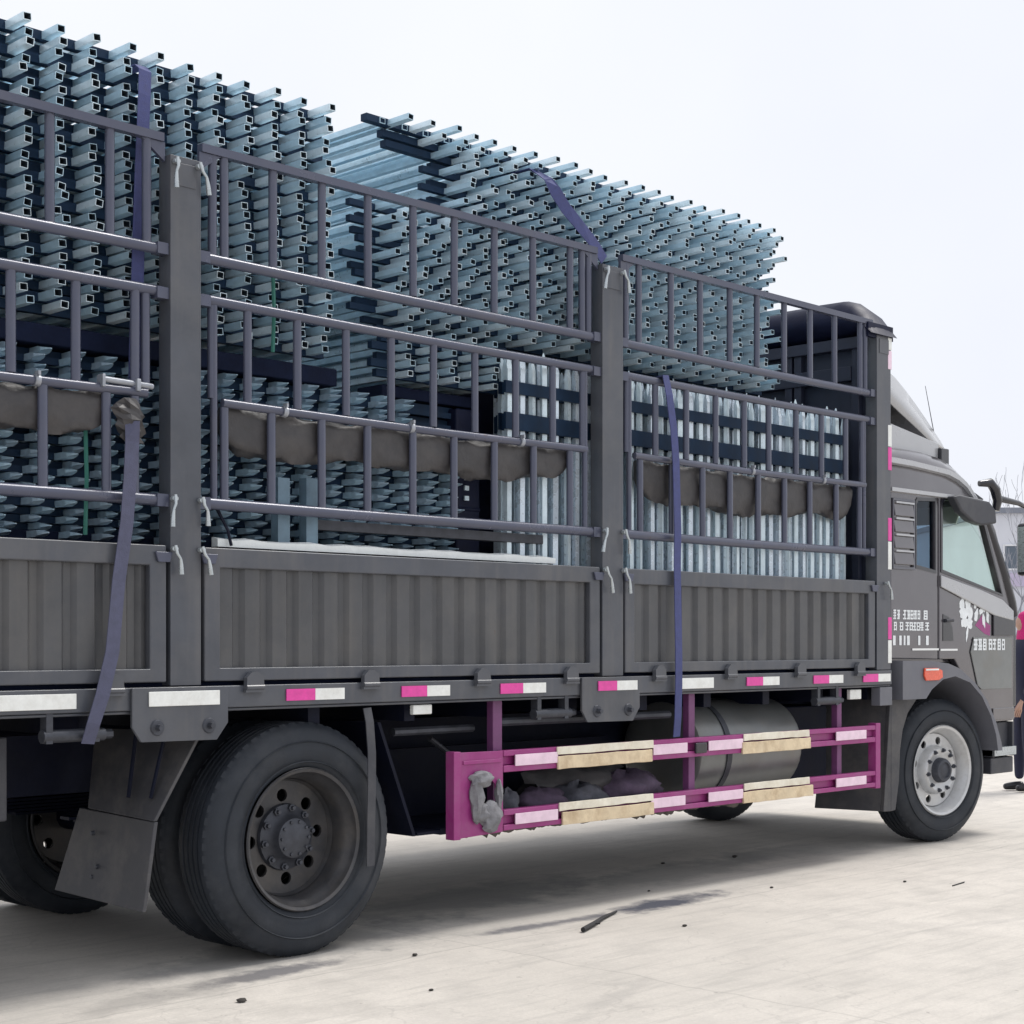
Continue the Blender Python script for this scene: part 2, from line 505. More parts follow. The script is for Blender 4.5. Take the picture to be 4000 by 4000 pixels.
# ------------------------------------------------------------------ ground
def ground_material():
    m = bpy.data.materials.new('worn_concrete')
    m.use_nodes = True
    t = m.node_tree
    b = t.nodes['Principled BSDF']
    b.inputs['Roughness'].default_value = 0.85
    co = t.nodes.new('ShaderNodeTexCoord')

    def noise(scale, det=6, rough=0.6, vec=None):
        n = t.nodes.new('ShaderNodeTexNoise')
        n.inputs['Scale'].default_value = scale
        n.inputs['Detail'].default_value = det
        n.inputs['Roughness'].default_value = rough
        t.links.new(vec or co.outputs['Object'], n.inputs['Vector'])
        return n.outputs['Fac']

    def rng(x, a, bb, c, d):
        n = t.nodes.new('ShaderNodeMapRange')
        for i, v in enumerate((a, bb, c, d)):
            n.inputs[1 + i].default_value = v
        t.links.new(x, n.inputs[0])
        return n.outputs[0]

    def mix(f, a, bb):
        n = t.nodes.new('ShaderNodeMix')
        n.data_type = 'RGBA'
        for k, v in ((0, f), (6, a), (7, bb)):
            if isinstance(v, (tuple, float)):
                n.inputs[k].default_value = v
            else:
                t.links.new(v, n.inputs[k])
        return n.outputs[2]

    def math_(op, a, bb):
        n = t.nodes.new('ShaderNodeMath')
        n.operation = op
        for k, v in ((0, a), (1, bb)):
            if isinstance(v, float):
                n.inputs[k].default_value = v
            else:
                t.links.new(v, n.inputs[k])
        return n.outputs[0]

    base = mix(rng(noise(0.35, 5), 0.35, 0.65, 0, 1), (0.54, 0.505, 0.455, 1), (0.64, 0.60, 0.545, 1))
    base = mix(rng(noise(2.6, 8, 0.7), 0.43, 0.70, 0, 0.75), base, (0.44, 0.415, 0.38, 1))
    base = mix(rng(noise(55, 6, 0.75), 0.35, 0.7, 0, 0.45), base, (0.40, 0.375, 0.34, 1))
    # long scuffs and brush marks that run along the yard
    mp = t.nodes.new('ShaderNodeMapping')
    mp.inputs['Rotation'].default_value = (0, 0, R(-28))
    mp.inputs['Scale'].default_value = (1.2, 14, 1)
    t.links.new(co.outputs['Object'], mp.inputs['Vector'])
    base = mix(rng(noise(1.0, 6, 0.7, mp.outputs['Vector']), 0.50, 0.72, 0, 0.5), base, (0.33, 0.315, 0.29, 1))
    # oil and tyre stains, and broad darker patches below the truck, with their own outline
    wob = noise(3.2, 6, 0.7)
    for (cx, cy, ang, lx, ly, amt, col) in (
            (7.22, -0.19, 1, 0.55, 0.12, 1.0, (0.060, 0.064, 0.085, 1)),
            (6.42, -0.19, -4, 0.6, 0.07, 0.8, (0.10, 0.10, 0.115, 1)),
            (4.50, -0.16, 4, 0.50, 0.09, 0.8, (0.10, 0.10, 0.115, 1)),
            (3.9, -0.22, 8, 0.5, 0.12, 0.4, (0.2, 0.19, 0.18, 1)),
            (8.3, 0.55, 4, 1.3, 0.28, 0.45, (0.18, 0.185, 0.185, 1)),
            (6.6, 0.75, 3, 1.2, 0.35, 0.5, (0.17, 0.175, 0.18, 1)),
            (9.6, 0.6, -3, 0.9, 0.25, 0.35, (0.2, 0.2, 0.2, 1)),
            (5.0, 0.25, 5, 1.0, 0.30, 0.5, (0.15, 0.155, 0.16, 1)),
            (5.2, -1.6, 20, 0.5, 0.05, 0.25, (0.25, 0.24, 0.23, 1)),
            (8.2, -1.9, -15, 0.9, 0.04, 0.2, (0.27, 0.26, 0.25, 1))):
        mp = t.nodes.new('ShaderNodeMapping')
        mp.vector_type = 'TEXTURE'
        mp.inputs['Location'].default_value = (cx, cy, 0)
        mp.inputs['Rotation'].default_value = (0, 0, R(ang))
        mp.inputs['Scale'].default_value = (lx, ly, 1)
        t.links.new(co.outputs['Object'], mp.inputs['Vector'])
        ln = t.nodes.new('ShaderNodeVectorMath')
        ln.operation = 'LENGTH'
        t.links.new(mp.outputs['Vector'], ln.inputs[0])
        d = math_('ADD', ln.outputs['Value'], rng(wob, 0.3, 0.7, -0.55, 0.55))
        base = mix(rng(d, 0.55, 1.25, amt, 0), base, col)
    # specks of grit
    base = mix(rng(noise(17, 4, 0.65), 0.66, 0.73, 0, 0.6), base, (0.20, 0.185, 0.165, 1))
    # slab joints, 4.5 m by 5 m
    sp = t.nodes.new('ShaderNodeSeparateXYZ')
    t.links.new(co.outputs['Object'], sp.inputs[0])
    wob2 = rng(noise(1.7, 4), 0.3, 0.7, -0.03, 0.03)
    for ax_, per, off in (('X', 5.0, 1.9), ('Y', 4.5, 2.6)):
        v = math_('ADD', sp.outputs[ax_], wob2)
        v = math_('ADD', v, 1000.0 * per + off)
        v = math_('MODULO', v, per)
        v = math_('ABSOLUTE', math_('SUBTRACT', v, per / 2), 0.0)
        base = mix(rng(v, 0.002, 0.010, 0.28, 0), base, (0.19, 0.18, 0.165, 1))
    # hairline cracks
    vo = t.nodes.new('ShaderNodeTexVoronoi')
    vo.feature = 'DISTANCE_TO_EDGE'
    vo.inputs['Scale'].default_value = 0.42
    wv = t.nodes.new('ShaderNodeVectorMath')
    wv.operation = 'ADD'
    nz = t.nodes.new('ShaderNodeTexNoise')
    nz.inputs['Scale'].default_value = 1.4
    nz.inputs['Detail'].default_value = 6
    t.links.new(co.outputs['Object'], nz.inputs['Vector'])
    t.links.new(co.outputs['Object'], wv.inputs[0])
    t.links.new(nz.outputs['Color'], wv.inputs[1])
    t.links.new(wv.outputs[0], vo.inputs['Vector'])
    base = mix(rng(vo.outputs['Distance'], 0.0006, 0.003, 0.16, 0), base, (0.2, 0.19, 0.18, 1))
    t.links.new(base, b.inputs['Base Color'])
    bp = t.nodes.new('ShaderNodeBump')
    bp.inputs['Strength'].default_value = 0.25
    bp.inputs['Distance'].default_value = 0.01
    t.links.new(noise(40, 8, 0.75), bp.inputs['Height'])
    t.links.new(bp.outputs['Normal'], b.inputs['Normal'])
    return m


g = MB()
g.v = [(-2000, -2000, 0), (2000, -2000, 0), (2000, 2000, 0), (-2000, 2000, 0)]
g.face([0, 1, 2, 3])
go = g.build('ground', ground_material())
go['kind'] = 'structure'

# ------------------------------------------------------------------ truck
truck = empty('cargo_truck', (6.6, 1.25, 0))
tag(truck, 'dark grey stake-bed cargo truck loaded high with steel fence panels', 'truck')

POSTS = [(4.07, 4.23), (6.95, 7.13), (9.84, 10.02)]
POST_OUT = [(1.19, 1.35)]

# deck and chassis ---------------------------------------------------
MB().box(0.9, 10.0, 0.06, 2.44, 1.215, 1.31).build('deck', M['timber'], truck)
ch = MB()
for y in (0.78, 1.62):
    ch.box(0.9, 11.9, y, y + 0.09, 0.78, 1.06)
for x in (1.5, 2.6, 3.6, 5.6, 6.6, 7.6, 8.6, 9.6):
    ch.box(x, x + 0.09, 0.872, 1.618, 0.82, 1.02)
for x in [1.2 + 0.62 * k for k in range(15)]:
    ch.box(x, x + 0.07, 0.10, 2.40, 1.09, 1.213)
ch.build('chassis_frame', M['chassis'], truck)
ax = MB()
ax.tube([(4.76, 0.3, 0.53), (4.76, 2.2, 0.53)], 0.075, 12)
ax.lathe([(-0.2, 0.02), (-0.14, 0.14), (0.0, 0.22), (0.14, 0.14), (0.2, 0.02)], 4.76, 1.25, 0.53, 20)
ax.tube([(4.9, 1.25, 0.58), (8.9, 1.25, 0.8)], 0.06, 10)
for y in (0.72, 1.72):
    for k in range(5):
        ax.box(4.0 + 0.07 * k, 5.5 - 0.07 * k, y, y + 0.08, 0.66 - 0.018 * k, 0.674 - 0.018 * k)
ax.build('rear_axle', M['chassis'], truck, smooth=40)
ax = MB()
ax.box(10.80, 10.98, 0.4, 2.1, 0.40, 0.56)
ax.box(9.6, 11.7, 0.85, 1.6, 0.55, 1.25)
ax.build('front_axle', M['chassis'], truck, bevel=0.01)

# side rail and its reflectors ------------------------------------------
sr = MB()
sr.box(0.9, 10.03, -0.010, 0.058, 1.195, 1.295)
sr.box(0.9, 10.03, 0.002, 0.10, 1.18, 1.194)
sr.build('side_rail', M['paint'], truck, bevel=0.006)
MB().box(0.9, 10.03, 2.445, 2.51, 1.195, 1.295).build('side_rail', M['paint'], truck, bevel=0.006)
REF = [(4.70, 4.87, 5.05), (5.42, 5.59, 5.75), (6.12, 6.29, 6.47), (6.88, 7.04, 7.22), (8.31, 8.48, 8.66), (9.05, 9.23, 9.40), (9.65, 9.84, 10.0)]
for i, (a, b, c) in enumerate(REF):
    q = MB()
    q.mat(0).box(a, b, -0.017 if i != 3 else -0.037, -0.0115 if i != 3 else -0.0315, 1.218, 1.272)
    q.mat(1).box(b + 0.001, c, -0.017 if i != 3 else -0.037, -0.0115 if i != 3 else -0.0315, 1.218, 1.272)
    q.build('reflector_strip', [M['magenta_ref'], M['white_ref']], truck)
for (a, b) in ((2.7, 3.60), (3.94, 4.31), (7.66, 7.97)):
    dy = -0.02 if a == 3.94 else 0
    MB().box(a, b, -0.017 + dy, -0.0115 + dy, 1.212, 1.276).build('reflector_plate', M['white_ref'], truck, bevel=0.002)
# hinges under the drop gates
hm = MB()
hm.box(-0.055, 0.055, -0.035, -0.012, 1.262, 1.272)
hm.prism([(-0.05, 1.273), (0.05, 1.273), (0.045, 1.335), (0.015, 1.355), (-0.02, 1.355), (-0.048, 1.33)], -0.034, -0.008)
hm.tube([(-0.05, -0.026, 1.285), (0.05, -0.026, 1.285)], 0.014, 8)
hmesh = hm.mesh('hinge', M['paint'], 40)
for x in (3.10, 3.77, 4.51, 5.21, 5.98, 6.67, 7.44, 8.14, 8.89, 9.60):
    h = bpy.data.objects.new('hinge', hmesh)
    C.objects.link(h)
    adopt(h, truck)
    h.location = (x, 0, 0)

# posts -------------------------------------------------------------------
for (a, b) in POSTS + POST_OUT:
    p = MB().box(a, b, -0.005, 0.085, 1.30, 3.63)
    p.box(a + 0.03, b - 0.03, -0.009, -0.006, 3.50, 3.60)
    p.build('corner_post' if b > 10 else 'side_post', M['paint'], truck, bevel=0.012, seg=3)
    MB().box(a, b, 2.415, 2.505, 1.30, 3.63).build('side_post', M['paint'], truck)
for (a, b) in ((3.86, 4.36), (6.75, 7.25)):
    z0 = 1.055 if a < 5 else 1.04
    q = MB().prism([(a, 1.293), (a, z0 + 0.07), (a + 0.045, z0 + 0.005), (b - 0.06, z0), (b, z0 + 0.075), (b, 1.293)], -0.03, -0.013)
    br = q.build('post_bracket', M['paint'], truck, bevel=0.004)
    for x in (a + 0.125, b - 0.105):
        k = MB().lathe([(-0.008, 0.004), (-0.007, 0.032), (0.0, 0.036)], x, -0.031, z0 + 0.065, 14)
        k.lathe([(-0.034, 0.014), (-0.007, 0.016)], x, -0.031, z0 + 0.065, 6)
        k.build('bolt', M['hub'], br, smooth=40)

# latches on posts
lm = MB()
lm.tube([(0, 0, 0), (0.0, -0.02, 0.0)], 0.016, 10)
lm.tube([(0.0, -0.02, 0.02), (0.004, -0.026, -0.03), (0.018, -0.03, -0.06), (0.022, -0.028, -0.10), (0.024, -0.026, -0.155)], 0.009, 8, radii=[0.008, 0.008, 0.007, 0.010, 0.012], sx=1.0)
lmesh = lm.mesh('latch_handle', M['bright'], 50)
for (a, b) in POSTS + POST_OUT:
    for z, out_ in ((3.60, 0), (2.12, 1), (1.90, 1)):
        for sgn, x in ((-1, a + 0.02), (1, b - 0.02)):
            if a > 9 and (sgn < 0 or z != 1.90):
                continue
            if a > 9:
                x = 9.93
            h = bpy.data.objects.new('latch_handle', lmesh)
            C.objects.link(h)
            adopt(h, truck)
            h.location = (x + (0.012 if sgn > 0 else -0.012) * out_, -0.012, z)
            h.scale = (sgn if (z > 2 or sgn > 0) else 1, 1.0, 0.72 + 0.15 * random.random())
            h.rotation_euler = (0, R(random.uniform(-9, 9)), 0)

# stake fences --------------------------------------------------------------
BAYS = [(1.39, 4.03), (4.27, 6.91), (7.17, 9.80)]
UP = [[1.47 + 0.2905 * k for k in range(9)] + [3.97],
      [4.32, 4.385, 4.66, 4.95, 5.24, 5.54, 5.83, 6.12, 6.42, 6.72, 6.82, 6.87],
      [7.20, 7.31, 7.61, 7.90, 8.20, 8.48, 8.79, 9.08, 9.37, 9.68, 9.75]]
MID = [[1.44, 1.62] + [1.88 + 0.2905 * k for k in range(7)] + [3.91, 3.965],
       [4.32, 4.51, 4.80, 5.10, 5.39, 5.68, 5.98, 6.28, 6.58, 6.83],
       [7.21, 7.47, 7.76, 8.05, 8.35, 8.61, 8.92, 9.22, 9.51, 9.71]]
LOW = [[1.75 + 0.2875 * k for k in range(7)] + [3.77, 3.91],
       [4.385, 4.65, 4.95, 5.24, 5.54, 5.83, 6.12, 6.42, 6.72],
       [7.33, 7.62, 7.92, 8.20, 8.49, 8.79, 9.08, 9.39, 9.68]]


def bar_mesh(h, w=0.042, d=0.032):
    m = MB()
    c = 0.010
    sec = [(-w / 2, -d / 2 + c), (-w / 2 + c, -d / 2), (w / 2 - c, -d / 2), (w / 2, -d / 2 + c), (w / 2, d / 2 - c), (w / 2 - c, d / 2), (-w / 2 + c, d / 2), (-w / 2, d / 2 - c)]
    m.prism(sec, 0, h, axis='z')
    return m.mesh('bar', M['bar'], 60)


BM = {'u': bar_mesh(0.455), 'm': bar_mesh(0.43), 'l': bar_mesh(0.425)}


def set_bars(xs, me, z, parent):
    for x in xs:
        o = bpy.data.objects.new('bar', me)
        C.objects.link(o)
        adopt(o, parent)
        o.location = (x + random.uniform(-0.004, 0.004), 0.035 + random.uniform(-0.003, 0.003), z)
        o.rotation_euler = (0, R(random.uniform(-0.25, 0.25)), R(random.uniform(-4, 4)))


def hrail(m, x0, x1, z, r, sag=0.006, y=0.03, sx=0.85):
    n = 7
    m.tube([(x0 + (x1 - x0) * i / n, y, z - sag * math.sin(math.pi * i / n)) for i in range(n + 1)], r, 10, sx=sx)


for bi, (x0, x1) in enumerate(BAYS):
    u = MB()
    u.box(x0 - 0.02, x1 + 0.02, 0.012, 0.052, 3.685, 3.722)
    hrail(u, x0 - 0.035, x1 + 0.035, 3.215, 0.026)
    for x in (x0 - 0.01, x1 + 0.01):
        u.box(x - 0.028, x + 0.028, 0.005, 0.06, 3.19, 3.24)
    # gusset brackets under the top rail at both ends
    u.prism([(x0 - 0.03, 3.684), (x0 - 0.03, 3.60), (x0 + 0.09, 3.684)], 0.022, 0.040)
    u.prism([(x1 + 0.03, 3.684), (x1 - 0.09, 3.684), (x1 + 0.03, 3.60)], 0.022, 0.040)
    uf = u.build('upper_fence_frame', M['bar'], truck, smooth=45)
    set_bars(UP[bi], BM['u'], 3.235, uf)
    u = MB()
    hrail(u, x0 - 0.02, x1 + 0.02, 3.03, 0.024)
    hrail(u, x0 - 0.035, x1 + 0.035, 2.115, 0.027, 0.004)
    hrail(u, x0 + 0.10, x1 - 0.06, 2.575, 0.021, 0.008)
    for x in (x0 - 0.01, x1 + 0.01):
        u.box(x - 0.03, x + 0.03, 0.005, 0.06, 2.085, 2.14)
        u.box(x - 0.03, x + 0.03, 0.005, 0.06, 2.995, 3.045)
    lf = u.build('lower_fence_frame', M['bar'], truck, smooth=45)
    set_bars(MID[bi], BM['m'], 2.59, lf)
    set_bars(LOW[bi], BM['l'], 2.13, lf)
    # full-height end stiles
    for x in (x0 + 0.055, x1 - 0.07):
        if bi == 0 and x > 3:
            continue
        MB().tube([(x, 0.033, 2.13), (x, 0.033, 3.01)], 0.017, 8).build('bar', M['bar'], lf, smooth=50)
    for x in [x0 + 0.45 + 0.8 * k for k in range(3)]:
        c = MB().tube([(x - 0.012, 0.03, 2.570), (x + 0.012, 0.03, 2.569)], 0.026, 10)
        c.box(x - 0.006, x + 0.006, 0.0, 0.03, 2.59, 2.607)
        c.build('clip', M['clip'], lf, smooth=40)

# drop gates ---------------------------------------------------------------
for bi, (x0, x1) in enumerate(((1.37, 4.05), (4.25, 6.93), (7.15, 9.82))):
    gtop, gbot = 1.915, 1.315
    f = MB()
    f.prism([(x0, gbot), (x1, gbot), (x1, gtop), (x0, gtop)], -0.005, 0.045,
            holes=[[(x0 + 0.085, gbot + 0.06), (x1 - 0.085, gbot + 0.06), (x1 - 0.085, gtop - 0.09), (x0 + 0.085, gtop - 0.09)]])
    gt = f.build('drop_gate', M['paint'], truck, bevel=0.007)
    # corrugated sheet, set back in the frame
    xs, zs = [], []
    x = x0 + 0.08
    pts = []
    while x < x1 - 0.08:
        pts += [(x, 0.014), (x + 0.082, 0.014), (x + 0.102, 0.035), (x + 0.135, 0.035)]
        x += 0.155
    pts = [p for p in pts if p[0] <= x1 - 0.08] + [(x1 - 0.08, 0.035)]
    cs = MB()
    for (px, py) in pts:
        cs.v += [(px, py, gbot + 0.05), (px, py, gtop - 0.08)]
    for i in range(len(pts) - 1):
        cs.face([2 * i, 2 * i + 2, 2 * i + 3, 2 * i + 1])
    cp = cs.build('corrugated_sheet', M['panel'], gt)
    so = cp.modifiers.new('thickness', 'SOLIDIFY')
    so.thickness = 0.003
    for x in (x0 + 0.02, x1 - 0.02):
        k = MB().prism([(x - 0.045, gtop - 0.03), (x + 0.045, gtop - 0.03), (x + 0.03, gtop - 0.075), (x - 0.03, gtop - 0.075)], -0.02, -0.006)
        k.build('latch_plate', M['bar'], gt, bevel=0.004)
for (x0, x1) in ((1.37, 4.05), (4.25, 6.93), (7.15, 9.82)):
    q = MB().box(x0, x1, 2.45, 2.50, 1.32, 1.92)
    for z in (2.11, 2.57, 3.03, 3.22, 3.70):
        q.box(x0, x1, 2.455, 2.495, z - 0.02, z + 0.02)
    for k in range(10):
        xx = x0 + 0.05 + k * (x1 - x0 - 0.1) / 9
        q.box(xx - 0.02, xx + 0.02, 2.46, 2.49, 2.132, 2.548)
        q.box(xx - 0.02, xx + 0.02, 2.46, 2.49, 2.592, 3.008)
        q.box(xx - 0.02, xx + 0.02, 2.46, 2.49, 3.242, 3.678)
    q.build('off_side_fence', M['bar'], truck)

# headboard ------------------------------------------------------------------
hb = MB()
hb.box(9.86, 9.92, 0.09, 2.41, 1.32, 3.62)
for y in (0.12, 0.60, 0.68, 1.25, 1.85, 2.33):
    hb.box(9.81, 9.858, y, y + 0.06, 1.32, 3.62)
hb.box(9.80, 9.857, 0.181, 2.32, 3.32, 3.42)
hb.box(9.79, 9.857, 0.09, 2.41, 3.54, 3.62)
hb.build('headboard', mat('headboard_paint', (0.018, 0.023, 0.045), 0.5, 0, (4, 0.2), 0.05, 30), truck, bevel=0.004)
# red and white tape on the corner post's front edge
for (z0, z1, mm) in ((3.535, 3.62, 'white_ref'), (3.40, 3.53, 'pinkwhite'), (2.86, 3.01, 'white_ref'), (2.695, 2.855, 'magenta_ref'),
                     (2.20, 2.36, 'magenta_ref'), (2.0, 2.195, 'white_ref'), (1.51, 1.665, 'magenta_ref'), (1.345, 1.505, 'white_ref')):
    MB().box(9.985, 10.032, -0.0075, 0.06, z0, z1).build('reflector_tape', M[mm], truck, bevel=0.003)
MB().box(9.87, 10.03, -0.012, 0.06, 1.05, 1.178).build('corner_bracket', M['fender'], truck, bevel=0.004)


# wheels ----------------------------------------------------------------------
def tyre_mesh(w=0.285, r=0.53):
    h = w / 2
    pr = [(-h + 0.045, 0.318), (-h + 0.02, 0.328), (-h + 0.004, 0.36), (-h - 0.006, 0.41), (-h, 0.455), (-h + 0.012, 0.492), (-h + 0.030, 0.513), (-h + 0.043, r - 0.006), (-h + 0.052, r)]
    gro = []
    n = 4
    xs = [-h + 0.052 + (w - 0.104) * (k + 1) / (n + 1) for k in range(n)]
    for x in xs:
        gro += [(x - 0.007, r + 0.002), (x - 0.005, r - 0.014), (x + 0.005, r - 0.014), (x + 0.007, r + 0.002)]
    full = pr + gro + [(-a, b) for a, b in reversed(pr)]
    m = MB()
    m.lathe(full, 0, 0, 0, 72, closed=True)
    # raised bead rings and lettering band lines on the side wall
    for rr in (0.352, 0.445):
        m.lathe([(-h - 0.002, rr - 0.004), (-h - 0.010, rr), (-h - 0.002, rr + 0.004)], 0, 0, 0, 72, closed=True)
    # shoulder lugs
    for k in range(60):
        a = 2 * math.pi * k / 60
        for sgn in (-1, 1):
            c, s_ = math.cos(a), math.sin(a)
            da = 0.032
            q = []
            for (o, rr) in ((-h + 0.020, 0.500), (-h + 0.050, r + 0.001)):
                for ang in (a - da, a + da):
                    q.append((sgn * o, rr + 0.0012, ang))
            v = [(rr * math.cos(t), o, rr * math.sin(t)) for (o, rr, t) in q]
            vi = [((rr - 0.02) * math.cos(t), o * 0.93, (rr - 0.02) * math.sin(t)) for (o, rr, t) in q]
            m.hexa([vi[0], vi[1], vi[3], vi[2]], [v[0], v[1], v[3], v[2]])
    return m.mesh('tyre', M['rubber'], 32)


TYRE = tyre_mesh()
TYRE_F = tyre_mesh(0.30)


def rim_rear():
    m = MB()
    m.lathe([(-0.115, 0.318), (-0.135, 0.326), (-0.142, 0.320), (-0.135, 0.306), (-0.10, 0.300), (-0.085, 0.286), (-0.02, 0.272), (0.03, 0.268), (0.12, 0.268), (0.12, 0.276), (-0.08, 0.296)], 0, 0, 0, 56, closed=True)
    holes = [circle(0.192 * math.cos(2 * math.pi * (k + 0.3) / 8), 0.192 * math.sin(2 * math.pi * (k + 0.3) / 8), 0.030, 12) for k in range(8)]
    m.prism(circle(0, 0, 0.262, 48), 0.025, 0.04, holes=holes)
    m.lathe([(0.024, 0.258), (0.0, 0.268), (0.05, 0.27)], 0, 0, 0, 48, closed=True)
    return m.mesh('rim', M['rim_dark'], 35)


def hub_rear():
    m = MB()
    m.lathe([(0.023, 0.155), (0.006, 0.150), (-0.005, 0.118), (-0.03, 0.098), (-0.056, 0.090), (-0.064, 0.074), (-0.068, 0.0)], 0, 0, 0, 32)
    for k in range(10):
        a = 2 * math.pi * k / 10
        m.lathe([(-0.072, 0.0), (-0.070, 0.008), (-0.05, 0.009)], 0.076 * math.cos(a), 0, 0.076 * math.sin(a), 6)
    return m.mesh('hub', M['hub'], 35)


def nut_mesh(l=0.032, r=0.018):
    return MB().lathe([(-l, 0.0), (-l, r * 0.55), (-l * 0.55, r * 0.6), (-l * 0.5, r), (0.0, r)], 0, 0, 0, 6).mesh('wheel_nut', M['hub'])


def rim_front():
    m = MB()
    m.lathe([(-0.120, 0.320), (-0.140, 0.340), (-0.148, 0.332), (-0.140, 0.315), (-0.115, 0.302), (-0.085, 0.285), (-0.03, 0.272), (0.12, 0.268), (0.12, 0.276), (-0.08, 0.296)], 0, 0, 0, 56, closed=True)
    # dished disc with eight hand holes, rising to the stud ring
    holes = [circle(0.222 * math.cos(2 * math.pi * (k + 0.5) / 8), 0.222 * math.sin(2 * math.pi * (k + 0.5) / 8), 0.030, 12) for k in range(8)]
    m.prism(circle(0, 0, 0.272, 48), -0.055, -0.042, holes=holes)
    m.lathe([(-0.054, 0.186), (-0.085, 0.182), (-0.118, 0.172), (-0.130, 0.160), (-0.128, 0.145), (-0.118, 0.130), (-0.112, 0.08)], 0, 0, 0, 48)
    return m.mesh('rim', M['rim'], 35)


def hub_front():
    m = MB()
    m.lathe([(-0.110, 0.095), (-0.150, 0.090), (-0.165, 0.080), (-0.168, 0.062), (-0.155, 0.055), (-0.158, 0.0)], 0, 0, 0, 28)
    return m.mesh('hub', M['hub'], 35)


RR, RF, HR, HF, NUT = rim_rear(), rim_front(), hub_rear(), hub_front(), nut_mesh()


def wheel(x, y, z, front=False, flip=False, steer=0.0, detail=True, scale=1.0):
    w = empty('wheel', (x, y, z), truck)
    w.scale = (scale, 1, scale)
    w.rotation_euler = (0, 0, R(steer) + (math.pi if flip else 0))
    link_copy(TYRE_F if front else TYRE, 'tyre', w, rot=(0, R(13), 0))
    link_copy(RF if front else RR, 'rim', w, rot=(0, R(-8 if front else 10), 0))
    if detail:
        link_copy(HF if front else HR, 'hub', w)
        for k in range(10):
            a = 2 * math.pi * (k + 0.25) / 10
            rr = 0.150 if front else 0.135
            link_copy(NUT, 'wheel_nut', w, (rr * math.cos(a), -0.118 if front else 0.005, rr * math.sin(a)))
    return w


wheel(4.85, 0.172, 0.555, scale=1.047)
wheel(4.85, 0.512, 0.555, flip=True, detail=False, scale=1.047)
wheel(4.765, 2.33, 0.53, flip=True)
wheel(4.765, 1.99, 0.53, detail=False)
wheel(10.97, 0.255, 0.535, front=True, steer=-9)
wheel(11.0, 2.26, 0.535, front=True, flip=True, steer=-9)

# mud flaps and wheel covers ---------------------------------------------------
fl = MB()
fl.hexa([(3.97, 0.06, 0.31), (3.97, 0.80, 0.33), (3.99, 0.80, 0.33), (3.99, 0.06, 0.31)],
        [(4.03, 0.06, 0.70), (4.03, 0.68, 0.72), (4.05, 0.68, 0.72), (4.05, 0.06, 0.70)])
fl.hexa([(4.025, 0.06, 0.703), (4.025, 0.60, 0.723), (4.045, 0.60, 0.723), (4.045, 0.06, 0.703)],
        [(4.27, 0.06, 1.09), (4.10, 0.66, 1.09), (4.12, 0.66, 1.09), (4.29, 0.06, 1.09)])
mf = fl.build('mud_flap', M['flap'], truck, bevel=0.004)
for (y, z) in ((0.50, 0.62), (0.46, 0.47), (0.5, 0.42)):
    MB().lathe([(-0.006, 0.0), (-0.005, 0.010), (0.012, 0.012)], 3.985, y, z, 10, axis='x').build('bolt', M['hub'], mf)
MB().tube([(4.06, 0.25, 1.09), (4.00, 0.22, 0.80)], 0.010, 6).tube([(4.13, 0.14, 1.05), (4.05, 0.12, 0.80)], 0.009, 6).build('flap_stay', M['chassis'], truck)
q = MB()
q.hexa([(3.97, 1.85, 0.33), (3.97, 2.45, 0.33), (3.99, 2.45, 0.33), (3.99, 1.85, 0.33)], [(4.1, 1.85, 1.09), (4.1, 2.45, 1.09), (4.12, 2.45, 1.09), (4.12, 1.85, 1.09)])
q.build('mud_flap', M['flap'], truck)
# front guard plate of the rear wheel, slanting forward to the ground
q = MB()
q.hexa([(5.60, 0.10, 0.50), (5.60, 0.78, 0.50), (5.62, 0.78, 0.50), (5.62, 0.10, 0.50)], [(5.36, 0.10, 1.09), (5.36, 0.78, 1.09), (5.38, 0.78, 1.09), (5.38, 0.10, 1.09)])
q.box(5.63, 5.79, 0.10, 0.78, 0.50, 0.515)
q.build('wheel_guard_plate', M['chassis'], truck)
# rubber tie hanging over the rear wheel
MB().ribbon([(5.20, -0.006, 1.17), (5.205, -0.02, 1.10), (5.21, -0.03, 0.95), (5.21, -0.03, 0.8), (5.205, -0.03, 0.62), (5.205, -0.026, 0.40)], (1, 0, 0), 0.05, 0.006).build('rubber_tie', M['plastic'], truck)

# side guard -----------------------------------------------------------------
gd = MB()
XA, XB, YG = 5.79, 9.88, 0.0
GT, GB = 0.80, 0.49      # lower edges of the two rails
gd.box(6.16, XB, YG, YG + 0.05, GT, GT + 0.035).box(6.16, XB, YG + 0.028, YG + 0.05, GT + 0.036, GT + 0.084).box(6.16, XB, YG, YG + 0.05, GT + 0.085, GT + 0.115)
gd.box(6.16, XB, YG, YG + 0.05, GB, GB + 0.03).box(6.16, XB, YG + 0.028, YG + 0.05, GB + 0.031, GB + 0.079).box(6.16, XB, YG, YG + 0.05, GB + 0.08, GB + 0.11)
gd.box(XB - 0.05, XB + 0.01, YG - 0.004, YG + 0.06, 0.478, 0.93)
gd.box(XA, 5.84, YG - 0.004, YG + 0.06, 0.47, 0.925)
side_guard = gd.build('side_guard', M['magenta'], truck, bevel=0.004)
